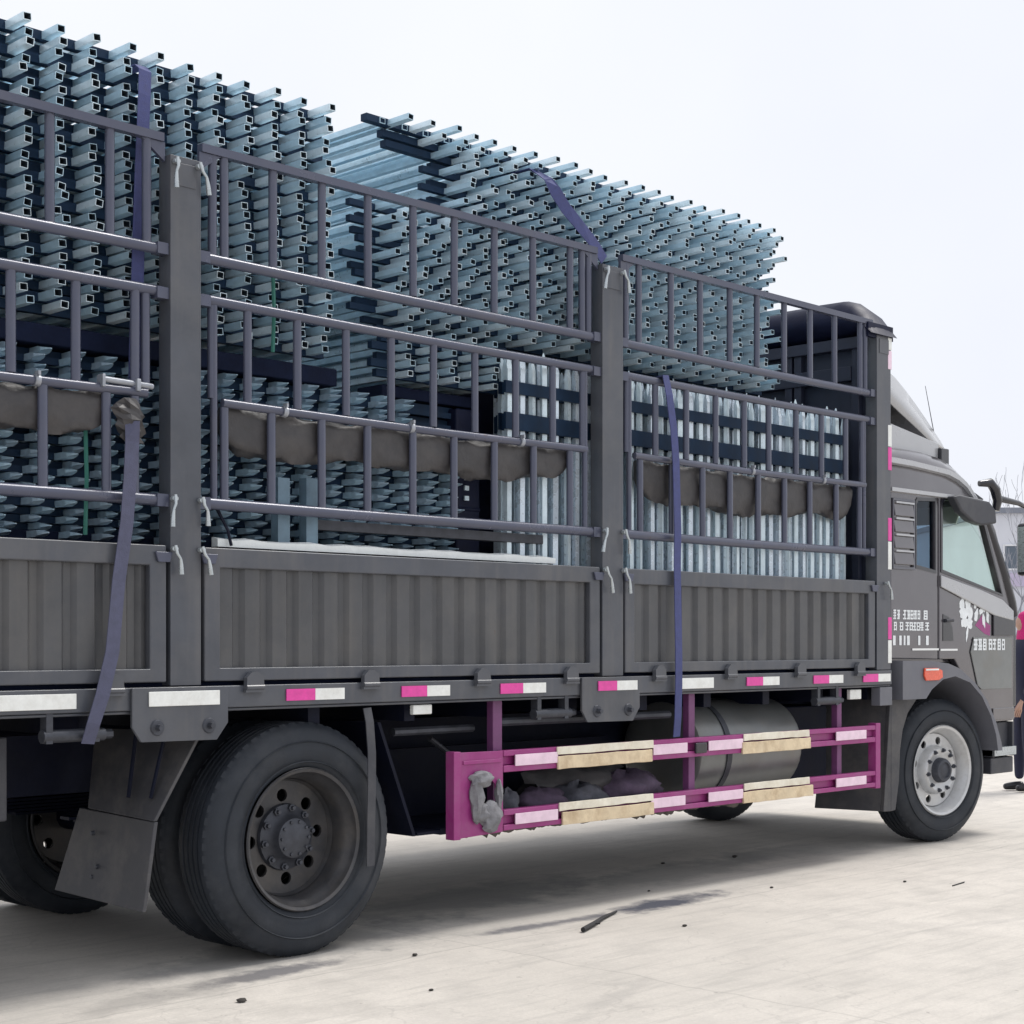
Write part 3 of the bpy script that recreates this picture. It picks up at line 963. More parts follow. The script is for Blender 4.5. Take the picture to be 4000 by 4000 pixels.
# end sheet with a torn hole
hole = [(5.97, 0.62), (6.00, 0.56), (6.05, 0.53), (6.09, 0.57), (6.11, 0.66), (6.10, 0.74), (6.05, 0.785), (5.99, 0.79), (5.95, 0.755), (5.94, 0.69)]
MB().prism([(5.841, 0.475), (6.158, 0.485), (6.158, 0.915), (5.841, 0.92)], YG + 0.004, YG + 0.014, holes=[hole]).box(5.86, 6.14, YG - 0.003, YG + 0.003, 0.855, 0.875).build('end_sheet', M['magenta'], side_guard, bevel=0.003)
for (x, w, z0) in ((6.165, 0.07, 0.93), (7.84, 0.06, 0.93), (9.46, 0.055, 0.93)):
    MB().box(x - w / 2, x + w / 2, YG + 0.052, YG + 0.10, 0.48, 1.185).build('hanger', mat('hanger_paint', (0.16, 0.05, 0.15), 0.5, 0, (6, 0.25)), side_guard, bevel=0.004)
for (a, b, mm) in ((6.24, 6.575, 'pinkwhite'), (7.40, 7.72, 'pinkwhite'), (7.93, 8.28, 'pinkwhite'), (9.33, 9.70, 'pinkwhite')):
    MB().box(a, b, YG - 0.010, YG - 0.002, GT + 0.030, GT + 0.090).build('reflector_strip', M[mm], side_guard, bevel=0.002)
for (a, b, mm) in ((6.24, 6.575, 'pinkwhite'), (7.38, 7.70, 'pinkwhite'), (7.93, 8.28, 'pinkwhite'), (9.33, 9.70, 'pinkwhite')):
    MB().box(a, b, YG - 0.010, YG - 0.002, GB + 0.028, GB + 0.086).build('reflector_strip', M[mm], side_guard, bevel=0.002)
for (a, b) in ((6.585, 7.39), (8.29, 9.02)):
    for zb in (GT, GB):
        n = 10
        for (z0, z1, yo, mm) in ((zb - 0.004, zb + 0.066, -0.017, 'cream'), (zb + 0.076, zb + 0.118, -0.013, 'cream_pale')):
            q = MB()
            for i in range(n + 1):
                x = a + (b - a) * i / n + (random.uniform(-0.03, 0.03) if i in (0, n) else 0)
                e0, e1 = random.uniform(-0.004, 0.001), random.uniform(-0.0015, 0.0015)
                q.v += [(x, yo, z0 + e0), (x, yo + 0.002, z1 + e1), (x, -0.002, z1 + e1), (x, -0.002, z0 + e0)]
            for i in range(n):
                for k in range(4):
                    q.face([4 * i + k, 4 * i + (k + 1) % 4, 4 * i + 4 + (k + 1) % 4, 4 * i + 4 + k])
            q.face([0, 1, 2, 3])
            q.face([4 * n + 3, 4 * n + 2, 4 * n + 1, 4 * n])
            q.build('cream_board', M[mm], side_guard, bevel=0.003)
MB().box(7.79, 7.90, -0.022, -0.003, GT + 0.02, GT + 0.085).build('rubber_buffer', M['black'], side_guard, bevel=0.008)
# caked mud along the lower edge
q = MB()
rnd = random.Random(8)
x = 5.80
while x < 8.35:
    a = rnd.uniform(0.03, 0.14)
    dpt = rnd.choice([0.004, 0.008, 0.010, 0.016, 0.026])
    n = 6
    o = len(q.v)
    for i in range(n + 1):
        t = i / n
        h = dpt * math.sin(math.pi * t) ** 0.6 * rnd.uniform(0.6, 1.2)
        q.v += [(x + a * t, 0.004, GB + 0.002), (x + a * t, 0.016, GB - 0.002 - h), (x + a * t, 0.042, GB - 0.002 - 0.7 * h), (x + a * t, 0.052, GB + 0.002)]
    for i in range(n):
        for k in range(3):
            q.face([o + 4 * i + k, o + 4 * i + k + 1, o + 4 * i + 5 + k, o + 4 * i + 4 + k])
    x += a * rnd.uniform(0.7, 1.1)
mud = q.build('caked_mud', mat('mud', (0.085, 0.072, 0.065), 0.95, 0, (20, 0.3), 0.6, 40), side_guard, smooth=60)
mud['kind'] = 'stuff'

# storage tray behind the guard, tank, boxes, pipes, winches
MB().box(5.80, 7.80, 0.11, 0.70, 0.49, 0.52).box(5.80, 7.80, 0.68, 0.72, 0.521, 0.90).build('storage_tray', M['chassis'], truck)  # dark back panel added to close off the bright ground beyond
tk = MB()
prof = [(-0.01, 0.0), (-0.004, 0.18), (0.0, 0.285), (0.02, 0.315), (0.06, 0.325), (0.27, 0.325), (1.06, 0.325), (1.10, 0.315), (1.12, 0.285), (1.124, 0.0)]
tk.lathe(prof, 8.0, 0.43, 0.80, 40, axis='x')
tank = tk.build('fuel_tank', M['tank'], truck, smooth=40)
for x in (8.29,):
    MB().lathe([(-0.025, 0.327), (-0.025, 0.333), (0.025, 0.333), (0.025, 0.327)], x, 0.43, 0.80, 40, closed=True, axis='x').build('tank_strap', M['hub'], tank, smooth=40)
MB().box(9.20, 9.76, 0.35, 0.80, 0.52, 1.05).box(9.2, 9.9, 0.9, 2.3, 0.5, 1.05).build('added_dark_box', M['chassis'], truck, bevel=0.01)  # made-up boxes, added to keep the gap ahead of the tank dark
MB().box(3.0, 3.46, 0.30, 0.80, 0.73, 1.09).build('tool_box', M['plastic'], truck, bevel=0.01)
MB().box(5.6, 9.0, 1.75, 2.38, 0.47, 1.08).build('off_side_light_block', M['chassis'], truck, bevel=0.01)  # made-up box, added to block bright ground seen beneath the truck
q = MB()
q.tube([(5.55, 0.20, 1.03), (6.12, 0.20, 1.03)], 0.022, 8)
q.tube([(6.2, 0.12, 1.06), (7.70, 0.12, 1.055)], 0.024, 8)
q.tube([(5.9, 0.3, 0.98), (6.1, 0.35, 0.88), (6.3, 0.35, 0.86)], 0.016, 8)
q.build('air_pipe', M['hub'], truck, smooth=40)
wm = MB()
wm.box(-0.13, -0.10, 0.0, 0.05, 1.07, 1.195).box(0.09, 0.12, 0.0, 0.05, 1.07, 1.195)
wm.tube([(-0.14, 0.022, 1.10), (0.15, 0.022, 1.10)], 0.028, 12)
wm.tube([(0.15, 0.022, 1.10), (0.19, 0.022, 1.10)], 0.020, 6)
wmesh = wm.mesh('strap_winch', M['hub'], 40)
for x in (3.60, 6.55, 9.25):
    o = bpy.data.objects.new('strap_winch', wmesh)
    C.objects.link(o)
    adopt(o, truck)
    o.location = (x, 0.0, 0)
MB().box(5.53, 5.66, 0.02, 0.05, 1.125, 1.175).build('clearance_lamp', M['white_ref'], truck, bevel=0.006)
MB().box(9.56, 9.70, 0.03, 0.06, 1.10, 1.168).build('clearance_lamp', M['white_ref'], truck, bevel=0.006)

# cab ---------------------------------------------------------------------------
Y0, Y1 = 0.06, 2.44
arch_out = [(11.02, 1.365), (11.10, 1.285), (11.25, 1.16), (11.42, 1.0), (11.54, 0.84), (11.585, 0.76)]
win_main = [(10.83, 2.02), (10.83, 2.52), (10.86, 2.55), (11.34, 2.545), (11.46, 2.42), (11.755, 1.86)]
win_q = [(10.47, 2.04), (10.47, 2.50), (10.49, 2.525), (10.745, 2.535), (10.745, 2.01)]
rear_side = [(10.13, 1.375), (10.785, 1.365), (10.785, 2.575), (10.13, 2.565)]
door_poly = [(10.797, 1.365)] + arch_out + [(11.62, 0.875), (11.945, 0.875), (11.955, 1.75), (11.935, 1.815), (11.66, 2.36), (11.52, 2.52), (11.42, 2.575), (10.797, 2.578)]
vent_hole = [(10.15, 2.03), (10.42, 2.03), (10.42, 2.50), (10.15, 2.50)]
cs = MB()
cs.prism(rear_side, Y0, Y0 + 0.05, holes=[win_q])
cs.box(10.13, 10.17, Y0 + 0.051, Y1 - 0.051, 1.38, 2.565)
cs.prism(rear_side, Y1 - 0.05, Y1, holes=[win_q])
cs.box(10.171, 11.85, 0.112, 2.388, 1.34, 1.38)
# front panel below the windscreen, with rounded corners
fr = [(11.86, 0.30), (11.93, 0.16), (11.99, 0.24), (12.03, 0.5), (12.05, 1.25), (12.03, 2.0), (11.99, 2.26), (11.93, 2.34), (11.86, 2.2)]
cs.prism([(x, y) for x, y in fr], 0.62, 1.78, axis='z')
cab = cs.build('cab_shell', M['cab'], truck, bevel=0.008)
# roof: rounded shell
roof_prof = [(10.11, 2.575), (10.11, 2.86), (10.20, 2.905), (10.45, 2.925), (10.72, 2.922), (10.95, 2.900), (11.12, 2.858), (11.26, 2.79), (11.36, 2.72), (11.43, 2.65), (11.45, 2.58)]
rf = MB()
n = len(roof_prof)
secs = [(0.075, 0.00), (0.085, 0.35), (0.105, 0.70), (0.15, 0.90), (0.24, 0.985), (0.5, 1.0), (2.0, 1.0), (2.26, 0.985), (2.35, 0.90), (2.395, 0.70), (2.415, 0.35), (2.425, 0.0)]
for (y, k) in secs:
    for (x, z) in roof_prof:
        xx = 10.75 + (x - 10.75) * (0.985 + 0.015 * k)
        rf.v.append((xx, y, 2.575 + (z - 2.575) * k))
for i in range(len(secs) - 1):
    for j in range(n - 1):
        rf.face([i * n + j, i * n + j + 1, (i + 1) * n + j + 1, (i + 1) * n + j])
    rf.face([i * n + n - 1, i * n, (i + 1) * n, (i + 1) * n + n - 1])
roof = rf.build('cab_roof', M['cab'], truck, smooth=50)


def strip_along(pts, y, h, th):
    q = MB()
    for (x, z) in pts:
        q.v += [(x, y, z - h / 2), (x, y - th, z - h / 3), (x, y - th, z + h / 3), (x, y, z + h / 2)]
    for i in range(len(pts) - 1):
        for k in range(4):
            q.face([4 * i + k, 4 * i + (k + 1) % 4, 4 * i + 4 + (k + 1) % 4, 4 * i + 4 + k])
    q.face([0, 1, 2, 3])
    e = 4 * (len(pts) - 1)
    q.face([e + 3, e + 2, e + 1, e])
    return q


strip_along([(10.10, 2.785), (10.45, 2.78), (10.71, 2.768), (10.95, 2.755), (11.10, 2.725), (11.22, 2.68), (11.30, 2.625), (11.36, 2.575)], 0.09, 0.055, 0.030).build('roof_trim_highlight', M['cab_lit'], roof, smooth=60)  # pale strip draws the curved highlight along the roof trim
strip_along([(10.10, 2.573), (10.45, 2.573), (10.8, 2.573), (11.2, 2.572), (11.40, 2.565)], 0.065, 0.040, 0.035).build('rain_gutter', M['cab_lit'], roof, smooth=60)
# roof air deflector
cur = [(10.18, 3.56), (10.35, 3.49), (10.51, 3.43), (10.66, 3.35), (10.81, 3.26), (10.95, 3.17), (11.08, 3.08), (11.17, 3.02), (11.22, 2.975)]
low = [(10.18, 3.34), (10.28, 3.30), (10.41, 3.25), (10.56, 3.19), (10.70, 3.135), (10.83, 3.085), (10.94, 3.04), (11.02, 3.005), (11.10, 2.975)]
df = MB()
k = len(cur)
ring = []
for (t, (yy0, yy1)) in enumerate(((0.13, 0.0),)):
    pass
stations = []
for i in range(k):
    a, b = cur[i], low[i]
    stations.append([(b[0] - 0.085, 0.20, b[1] - 0.014), (0.55 * b[0] + 0.45 * a[0] - 0.03, 0.225, 0.5 * b[1] + 0.5 * a[1]), (a[0] + 0.03, 0.27, a[1] + 0.004), (a[0] + 0.03, 0.40, a[1] + 0.03), (a[0] + 0.03, 2.10, a[1] + 0.03), (a[0] + 0.03, 2.23, a[1] + 0.004),
                     (0.55 * b[0] + 0.45 * a[0] - 0.03, 2.275, 0.5 * b[1] + 0.5 * a[1]), (b[0] - 0.085, 2.30, b[1] - 0.014)])
for st in stations:
    df.v += st
for i in range(k - 1):
    for j in range(7):
        df.face([i * 8 + j, i * 8 + j + 1, i * 8 + 9 + j, i * 8 + 8 + j])
dfo = df.build('roof_deflector', M['cab_lit'], truck, smooth=60)  # pale coat paints the light caught by the tilted sides
so = dfo.modifiers.new('thickness', 'SOLIDIFY')
so.thickness = 0.012
for y in (0.20, 2.27):
    MB().prism([(10.18, 2.89), (10.18, 3.10), (11.04, 2.99), (11.06, 2.84), (10.72, 2.89)], y, y + 0.03).build('deflector_base', M['cab_lit'], dfo, bevel=0.006)
MB().prism([(10.25, 2.95), (10.3, 3.22), (11.0, 3.0), (11.08, 2.94)], 0.4, 2.1).build('deflector_recess_shade', M['black'], dfo)  # black block stands in for the shaded hollow under the deflector
MB().box(11.03, 11.15, 0.17, 0.30, 2.82, 2.955).build('deflector_bracket', M['black'], dfo, bevel=0.01)
# windscreen
ws = MB()
ws.hexa([(11.93, 0.16, 1.80), (11.97, 0.5, 1.80), (11.965, 0.5, 1.80), (11.925, 0.16, 1.80)], [(11.44, 0.16, 2.56), (11.47, 0.5, 2.57), (11.465, 0.5, 2.57), (11.435, 0.16, 2.56)])
ws.hexa([(11.97, 0.501, 1.80), (11.97, 2.0, 1.80), (11.965, 2.0, 1.80), (11.965, 0.501, 1.80)], [(11.47, 0.501, 2.57), (11.47, 2.0, 2.57), (11.465, 2.0, 2.57), (11.465, 0.501, 2.57)])
ws.hexa([(11.97, 2.001, 1.80), (11.93, 2.34, 1.80), (11.925, 2.34, 1.80), (11.965, 2.001, 1.80)], [(11.47, 2.001, 2.57), (11.44, 2.34, 2.56), (11.435, 2.34, 2.56), (11.465, 2.001, 2.57)])
ws.build('windscreen', M['glass'], truck)
MB().tube([(11.46, 0.085, 2.52), (11.62, 0.08, 2.30), (11.80, 0.078, 2.03), (11.925, 0.078, 1.80), (11.97, 0.078, 1.70)], 0.045, 10, radii=[0.04, 0.045, 0.05, 0.052, 0.045]).build('windscreen_pillar', M['black'], truck, smooth=50)
MB().tube([(11.46, 2.41, 2.52), (11.80, 2.41, 2.03), (11.97, 2.41, 1.70)], 0.05, 10).build('windscreen_pillar', M['black'], truck, smooth=50)
# doors
dm = MB().prism(door_poly, Y0 - 0.004, Y0 + 0.05, holes=[win_main])
door = dm.build('door', M['cab'], truck, bevel=0.010)
MB().prism(win_main, Y0 + 0.02, Y0 + 0.024).build('window_glass', M['glass'], door)
def grow(poly, d):
    cx = sum(p[0] for p in poly) / len(poly)
    cz = sum(p[1] for p in poly) / len(poly)
    o = []
    for (x, z) in poly:
        l = math.hypot(x - cx, z - cz)
        o.append((x + (x - cx) / l * d, z + (z - cz) / l * d))
    return o
MB().prism(grow(win_main, 0.020), Y0 - 0.009, Y0 + 0.004 - 0.009, holes=[grow(win_main, -0.012)]).build('window_seal', M['black'], door)
MB().prism([(10.845, 1.70), (10.845, 1.50), (11.00, 1.50), (10.985, 1.60), (10.93, 1.68)], Y0 - 0.008, Y0 - 0.0045).build('handle_recess', M['black'], door, bevel=0.002)
MB().tube([(10.87, 0.045, 1.65), (10.965, 0.04, 1.655)], 0.014, 8).build('door_handle', M['plastic'], door, smooth=50)
MB().box(10.41, 10.783, Y0 - 0.008, Y0 - 0.001, 1.432, 1.446).build('chrome_strip', M['chrome'], cab)
MB().box(10.80, 11.05, Y0 - 0.013, Y0 - 0.005, 1.428, 1.442).build('chrome_strip', M['chrome'], door)
# swage line under the window and lower pocket panel, both pressed outwards
MB().prism([(10.80, 1.90), (10.80, 1.985), (11.35, 1.90), (11.75, 1.82), (11.92, 1.74), (11.92, 1.66), (11.6, 1.70), (11.2, 1.80)], Y0 - 0.022, Y0 - 0.005).build('door_shoulder', M['cab_lit'], door, bevel=0.012, seg=3)
MB().prism([(11.25, 1.42), (11.36, 1.16), (11.42, 1.13), (11.90, 1.13), (11.90, 1.53), (11.3, 1.53)], Y0 - 0.014, Y0 - 0.005).build('door_pocket_reflection', M['tank'], door, bevel=0.008)  # lighter tan-grey coat paints a reflection on the lower door
MB().prism([(11.60, 1.54), (11.60, 1.75), (11.93, 1.75), (11.93, 1.54)], Y0 - 0.018, Y0 - 0.005).build('door_corner_trim', M['black'], door, bevel=0.006)
MB().prism(door_poly, Y1 - 0.05, Y1 + 0.004, holes=[win_main]).build('door', M['cab'], truck)
MB().prism(win_main, Y1 - 0.026, Y1 - 0.022).build('window_glass', M['glass'], truck)
MB().prism(win_q, Y0 + 0.02, Y0 + 0.024).build('quarter_window', M['glass_dark'], truck)
MB().prism(win_q, Y1 - 0.026, Y1 - 0.022).build('quarter_window', M['glass_dark'], truck)
MB().prism(grow(win_q, 0.016), Y0 - 0.005, Y0 - 0.001, holes=[grow(win_q, -0.012)]).build('window_seal', M['black'], cab)
# louvred side vent
vt = MB().prism([(10.135, 2.01), (10.435, 2.01), (10.435, 2.515), (10.135, 2.515)], Y0 - 0.018, Y0 - 0.001, holes=[[(10.15, 2.03), (10.415, 2.03), (10.415, 2.495), (10.15, 2.495)]])
vent = vt.build('side_vent', M['fender'], truck, bevel=0.004)
for i in range(4):
    z = 2.045 + i * 0.115
    MB().hexa([(10.152, Y0 - 0.026, z), (10.413, Y0 - 0.026, z), (10.413, Y0 - 0.002, z), (10.152, Y0 - 0.002, z)],
              [(10.152, Y0 - 0.012, z + 0.088), (10.413, Y0 - 0.012, z + 0.088), (10.413, Y0 - 0.002, z + 0.088), (10.152, Y0 - 0.002, z + 0.088)]).build('louvre_and_highlight', M['cab'], vent, bevel=0.004)
    MB().box(10.16, 10.405, Y0 - 0.028, Y0 - 0.004, z + 0.0885, z + 0.102).build('louvre_and_highlight', M['cab_lit'], vent)  # pale strip paints a highlight along each slat's upper edge
# fender
outer = [(10.14, 1.36), (10.55, 1.355), (10.78, 1.335), (10.95, 1.295), (11.18, 1.185), (11.36, 1.05), (11.50, 0.88), (11.585, 0.72), (11.60, 0.66)]
inner = [(11.53, 0.66), (11.50, 0.78), (11.42, 0.93), (11.28, 1.08), (11.10, 1.19), (10.88, 1.24), (10.70, 1.22), (10.54, 1.15), (10.46, 1.085), (10.14, 1.085)]
fo = MB().prism(outer + inner, -0.03, 0.55).build('fender', M['fender'], truck, smooth=28)
MB().prism(inner + [(10.14, 1.33), (10.55, 1.32), (10.95, 1.265), (11.18, 1.155), (11.36, 1.02), (11.50, 0.85), (11.56, 0.70)], 0.552, 0.60).build('wheel_housing', M['chassis'], truck)
MB().prism([(10.14, 0.3), (10.14, 1.30), (10.9, 1.28), (11.3, 1.05), (11.55, 0.7), (11.6, 0.3)], 0.62, 0.66).build('wheel_housing', M['chassis'], truck)
la = MB().prism([(10.42, 1.305), (10.60, 1.305), (10.67, 1.285), (10.675, 1.235), (10.62, 1.215), (10.44, 1.215), (10.415, 1.25)], -0.045, -0.031)
la.build('marker_lamp', M['orange'], fo, bevel=0.005)
MB().box(10.43, 10.61, -0.048, -0.0455, 1.288, 1.300).build('lamp_trim', M['white_ref'], fo)
# guard plate behind the front wheel
q = MB()
q.prism([(10.20, 1.082), (10.56, 1.082), (10.43, 0.98), (10.36, 0.86), (10.325, 0.72), (10.31, 0.50), (10.26, 0.29), (10.20, 0.285)], 0.10, 0.13)
q.hexa([(10.10, 0.13, 0.29), (9.98, 0.60, 0.29), (10.02, 0.60, 0.29), (10.14, 0.13, 0.29)], [(10.20, 0.10, 1.08), (10.12, 0.60, 1.08), (10.15, 0.60, 1.08), (10.23, 0.13, 1.08)])
q.hexa([(10.10, 0.10, 0.29), (10.10, 0.129, 0.29), (10.199, 0.129, 0.285), (10.199, 0.10, 0.285)], [(10.19, 0.10, 1.08), (10.19, 0.129, 1.08), (10.1995, 0.129, 1.081), (10.1995, 0.10, 1.081)])
q.build('mud_flap', M['flap'], truck, bevel=0.006)
# entry steps and bumper
st = MB()
st.box(11.60, 11.93, 0.09, 0.10, 0.60, 0.865)
st.box(11.60, 11.63, 0.05, 0.35, 0.60, 0.868).box(11.915, 11.945, 0.05, 0.35, 0.60, 0.868)
st.box(11.58, 11.95, 0.30, 0.34, 0.50, 0.868)
stp = st.build('step_well', M['plastic'], truck, bevel=0.004)
MB().box(11.60, 11.95, 0.035, 0.30, 0.61, 0.675).box(11.63, 11.92, 0.033, 0.0345, 0.63, 0.655).build('step', M['bright'], stp, bevel=0.006)
MB().box(11.59, 11.95, 0.06, 0.345, 0.47, 0.595).build('step', M['plastic'], stp, bevel=0.01)
MB().prism([(11.955, 0.12), (12.06, 0.16), (12.12, 0.4), (12.13, 1.25), (12.12, 2.1), (12.06, 2.34), (11.955, 2.38)], 0.56, 0.98, axis='z').build('bumper', M['black'], truck, bevel=0.02)
MB().box(11.957, 12.02, 0.07, 0.16, 0.985, 1.75).build('corner_panel', M['black'], truck, bevel=0.012)
MB().box(11.60, 11.945, Y0 - 0.014, Y0 - 0.005, 0.89, 0.98).build('step_trim', M['cab'], door, bevel=0.005)
# visor, mirrors, antenna
vs = MB()
vs.prism([(10.86, 2.565), (10.98, 2.585), (11.40, 2.56), (11.50, 2.50), (11.52, 2.40), (11.30, 2.375), (11.12, 2.40), (10.98, 2.46)], -0.03, 0.045)
vs.build('window_visor', M['plastic'], truck, bevel=0.018, seg=3)
MB().hexa([(11.44, 0.12, 2.54), (11.44, 2.38, 2.54), (11.47, 2.38, 2.54), (11.47, 0.12, 2.54)], [(11.40, 0.12, 2.66), (11.40, 2.38, 2.66), (11.60, 2.38, 2.60), (11.60, 0.12, 2.60)]).build('sun_visor', M['plastic'], truck, bevel=0.01)
mr = MB()
mr.tube([(11.38, 0.05, 2.70), (11.46, 0.0, 2.71), (11.52, -0.01, 2.66), (11.56, -0.01, 2.58), (11.55, 0.0, 2.50)], 0.035, 10, radii=[0.022, 0.036, 0.04, 0.038, 0.028])
mr.tube([(11.54, 0.0, 2.60), (11.80, -0.06, 2.57), (12.12, -0.02, 2.53), (12.16, 0.0, 2.45)], 0.02, 8, radii=[0.028, 0.02, 0.018, 0.022])
mirr = mr.build('mirror_arm', M['black'], truck, smooth=50)
MB().box(12.11, 12.20, -0.10, 0.12, 2.02, 2.44).build('mirror_head', M['black'], mirr, bevel=0.03, seg=3)
MB().box(12.105, 12.109, -0.08, 0.10, 2.05, 2.41).build('mirror_glass', M['bright'], mirr)
MB().tube([(11.22, 0.28, 2.80), (11.05, 0.27, 3.20), (10.95, 0.26, 3.42)], 0.003, 6, radii=[0.004, 0.003, 0.002]).build('antenna', M['plastic'], truck)
# cab interior
MB().box(10.75, 11.15, 0.30, 0.85, 1.385, 1.72).box(10.60, 10.75, 0.30, 0.85, 1.40, 2.20).box(10.62, 10.72, 0.45, 0.70, 2.21, 2.38).build('driver_seat', M['seat'], truck, bevel=0.04)
MB().box(10.75, 11.15, 1.65, 2.2, 1.385, 1.72).box(10.60, 10.75, 1.65, 2.2, 1.40, 2.20).build('passenger_seat', M['seat'], truck, bevel=0.04)
MB().prism([(11.42, 1.39), (11.40, 1.70), (11.50, 1.84), (11.85, 1.82), (11.88, 1.39)], 0.13, 2.37).build('dashboard', M['dash'], truck, bevel=0.02)
q = MB()
cc = []
for i in range(25):
    a = 2 * math.pi * i / 24
    cc.append((11.28 + 0.10 * math.sin(a), 0.58 + 0.21 * math.cos(a), 1.86 + 0.18 * math.sin(a)))
q.tube(cc, 0.014, 8, cap=False).tube([(11.28, 0.58, 1.86), (11.46, 0.58, 1.68)], 0.03, 8).tube([cc[0], cc[12]], 0.014, 6)
q.build('steering_wheel', M['black'], truck, smooth=50)
MB().hexa([(11.30, 0.20, 2.40), (11.30, 1.0, 2.40), (11.32, 1.0, 2.40), (11.32, 0.20, 2.40)], [(11.38, 0.20, 2.54), (11.38, 1.0, 2.54), (11.40, 1.0, 2.54), (11.40, 0.20, 2.54)]).build('inner_sun_shade', M['foam'], truck, bevel=0.005)
MB().box(10.172, 10.58, 0.115, 2.385, 1.385, 1.80).build('sleeper_bunk', M['seat'], truck, bevel=0.03)

# lettering on the cab side: three rows of blocky white characters, and the door's row
def glyph(q, x, z, w, h, y, seed):
    rnd = random.Random(seed)
    t = h * 0.2
    k = 0
    def st_(x0, x1, z0, z1):
        nonlocal k
        q.box(x + w * x0, x + w * x1, y - 0.002 - 0.0003 * k, y, z + h * z0, z + h * z1)
        k += 1
    rows = rnd.choice([[0.0, 0.42, 0.84], [0.0, 0.3, 0.6, 0.86], [0.04, 0.5, 0.84]])
    for r_ in rows:
        st_(0.0 if rnd.random() < 0.8 else 0.15, 1.0 if rnd.random() < 0.8 else 0.8, r_, r_ + 0.17)
    for c_ in rnd.choice([[0.0, 0.8], [0.4], [0.05, 0.75], [0.2, 0.6]]):
        st_(c_, c_ + 0.26, 0.0, 1.0)


rows = [
    (1.655, 0.066, [(10.160, 0.035), (10.212, 0.034), (10.290, 0.045), (10.345, 0.040), (10.392, 0.040), (10.440, 0.040), (10.490, 0.035), (10.575, 0.050)]),
    (1.575, 0.060, [(10.165, 0.038), (10.245, 0.045), (10.325, 0.045), (10.378, 0.045), (10.428, 0.045), (10.478, 0.045), (10.530, 0.042), (10.600, 0.050)]),
    (1.470, 0.068, [(10.155, 0.034), (10.240, 0.030), (10.300, 0.022), (10.345, 0.036), (10.500, 0.028), (10.610, 0.036)])]
for ri, (z, h, items) in enumerate(rows):
    for gi, (x, w) in enumerate(items):
        lt = MB()
        if ri == 2:
            lt.box(x, x + w, Y0 - 0.003, Y0 - 0.0005, z, z + h)
        else:
            glyph(lt, x, z, w, h, Y0 - 0.0005, 17 * ri + gi)
        lt.build('character', M['letter'], cab)
for gi, (x, w) in enumerate(((11.29, 0.055), (11.36, 0.055), (11.43, 0.05), (11.52, 0.055), (11.59, 0.05), (11.66, 0.05), (11.73, 0.045))):
    lt = MB()
    glyph(lt, x, 1.43, w, 0.085, Y0 - 0.0145, 91 + gi)
    lt.build('character', M['letter'], door)
# white prancing-shape decal with a magenta patch
def blob(cx, cz, rx, rz, seed, n=14, rot=0):
    rnd = random.Random(seed)
    o = []
    for i in range(n):
        a = 2 * math.pi * i / n
        k = 1 + rnd.uniform(-0.22, 0.22)
        x, z = rx * k * math.cos(a), rz * k * math.sin(a)
        c, s_ = math.cos(rot), math.sin(rot)
        o.append((cx + x * c - z * s_, cz + x * s_ + z * c))
    return o


DY = Y0 - 0.0045
dc = MB()
for i, (cx, cz, rx, rz, rot) in enumerate(((11.14, 1.835, 0.022, 0.055, 0.3), (11.13, 1.775, 0.040, 0.035, 0.2), (11.16, 1.705, 0.068, 0.050, 0.1), (11.22, 1.78, 0.045, 0.060, -0.2),
                                          (11.25, 1.71, 0.048, 0.042, 0.4), (11.17, 1.64, 0.065, 0.040, 0), (11.24, 1.635, 0.045, 0.045, 0.3), (11.205, 1.56, 0.016, 0.06, -0.25),
                                          (11.33, 1.775, 0.020, 0.032, 0), (11.345, 1.70, 0.028, 0.05, -0.35), (11.42, 1.73, 0.035, 0.024, 0.7), (11.46, 1.76, 0.020, 0.04, 0.4), (11.52, 1.70, 0.020, 0.07, 0.1), (11.46, 1.655, 0.02, 0.05, 0.2))):
    dc.prism(blob(cx, cz, rx, rz, 40 + i, rot=rot), DY - 0.001 - 0.0002 * i, DY)
dc.build('decal', M['letter'], door)
dc = MB().prism([(11.33, 1.62), (11.40, 1.67), (11.44, 1.70), (11.48, 1.65), (11.57, 1.62), (11.56, 1.54), (11.48, 1.555)], DY - 0.0006, DY)
dc.build('decal', M['magenta'], door)

# ------------------------------------------------------------------ load
ORD = ['', 'second', 'third', 'fourth', 'fifth', 'sixth', 'seventh', 'eighth', 'ninth', 'tenth', 'eleventh', 'twelfth', 'thirteenth', 'fourteenth', 'fifteenth', 'sixteenth',
       'seventeenth', 'eighteenth', 'nineteenth', 'twentieth', 'twenty-first', 'twenty-second', 'twenty-third', 'twenty-fourth', 'twenty-fifth', 'twenty-sixth', 'twenty-seventh', 'twenty-eighth']


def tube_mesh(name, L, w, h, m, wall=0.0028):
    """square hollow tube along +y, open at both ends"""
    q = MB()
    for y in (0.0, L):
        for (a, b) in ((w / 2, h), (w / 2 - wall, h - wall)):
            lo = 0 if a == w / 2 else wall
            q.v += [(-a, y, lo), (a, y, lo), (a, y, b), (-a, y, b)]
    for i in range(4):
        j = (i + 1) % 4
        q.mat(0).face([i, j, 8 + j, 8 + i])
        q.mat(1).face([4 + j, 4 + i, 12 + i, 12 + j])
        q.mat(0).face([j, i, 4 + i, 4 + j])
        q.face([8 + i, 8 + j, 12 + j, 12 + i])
    return q.mesh(name, [m, M['bore_shade']])


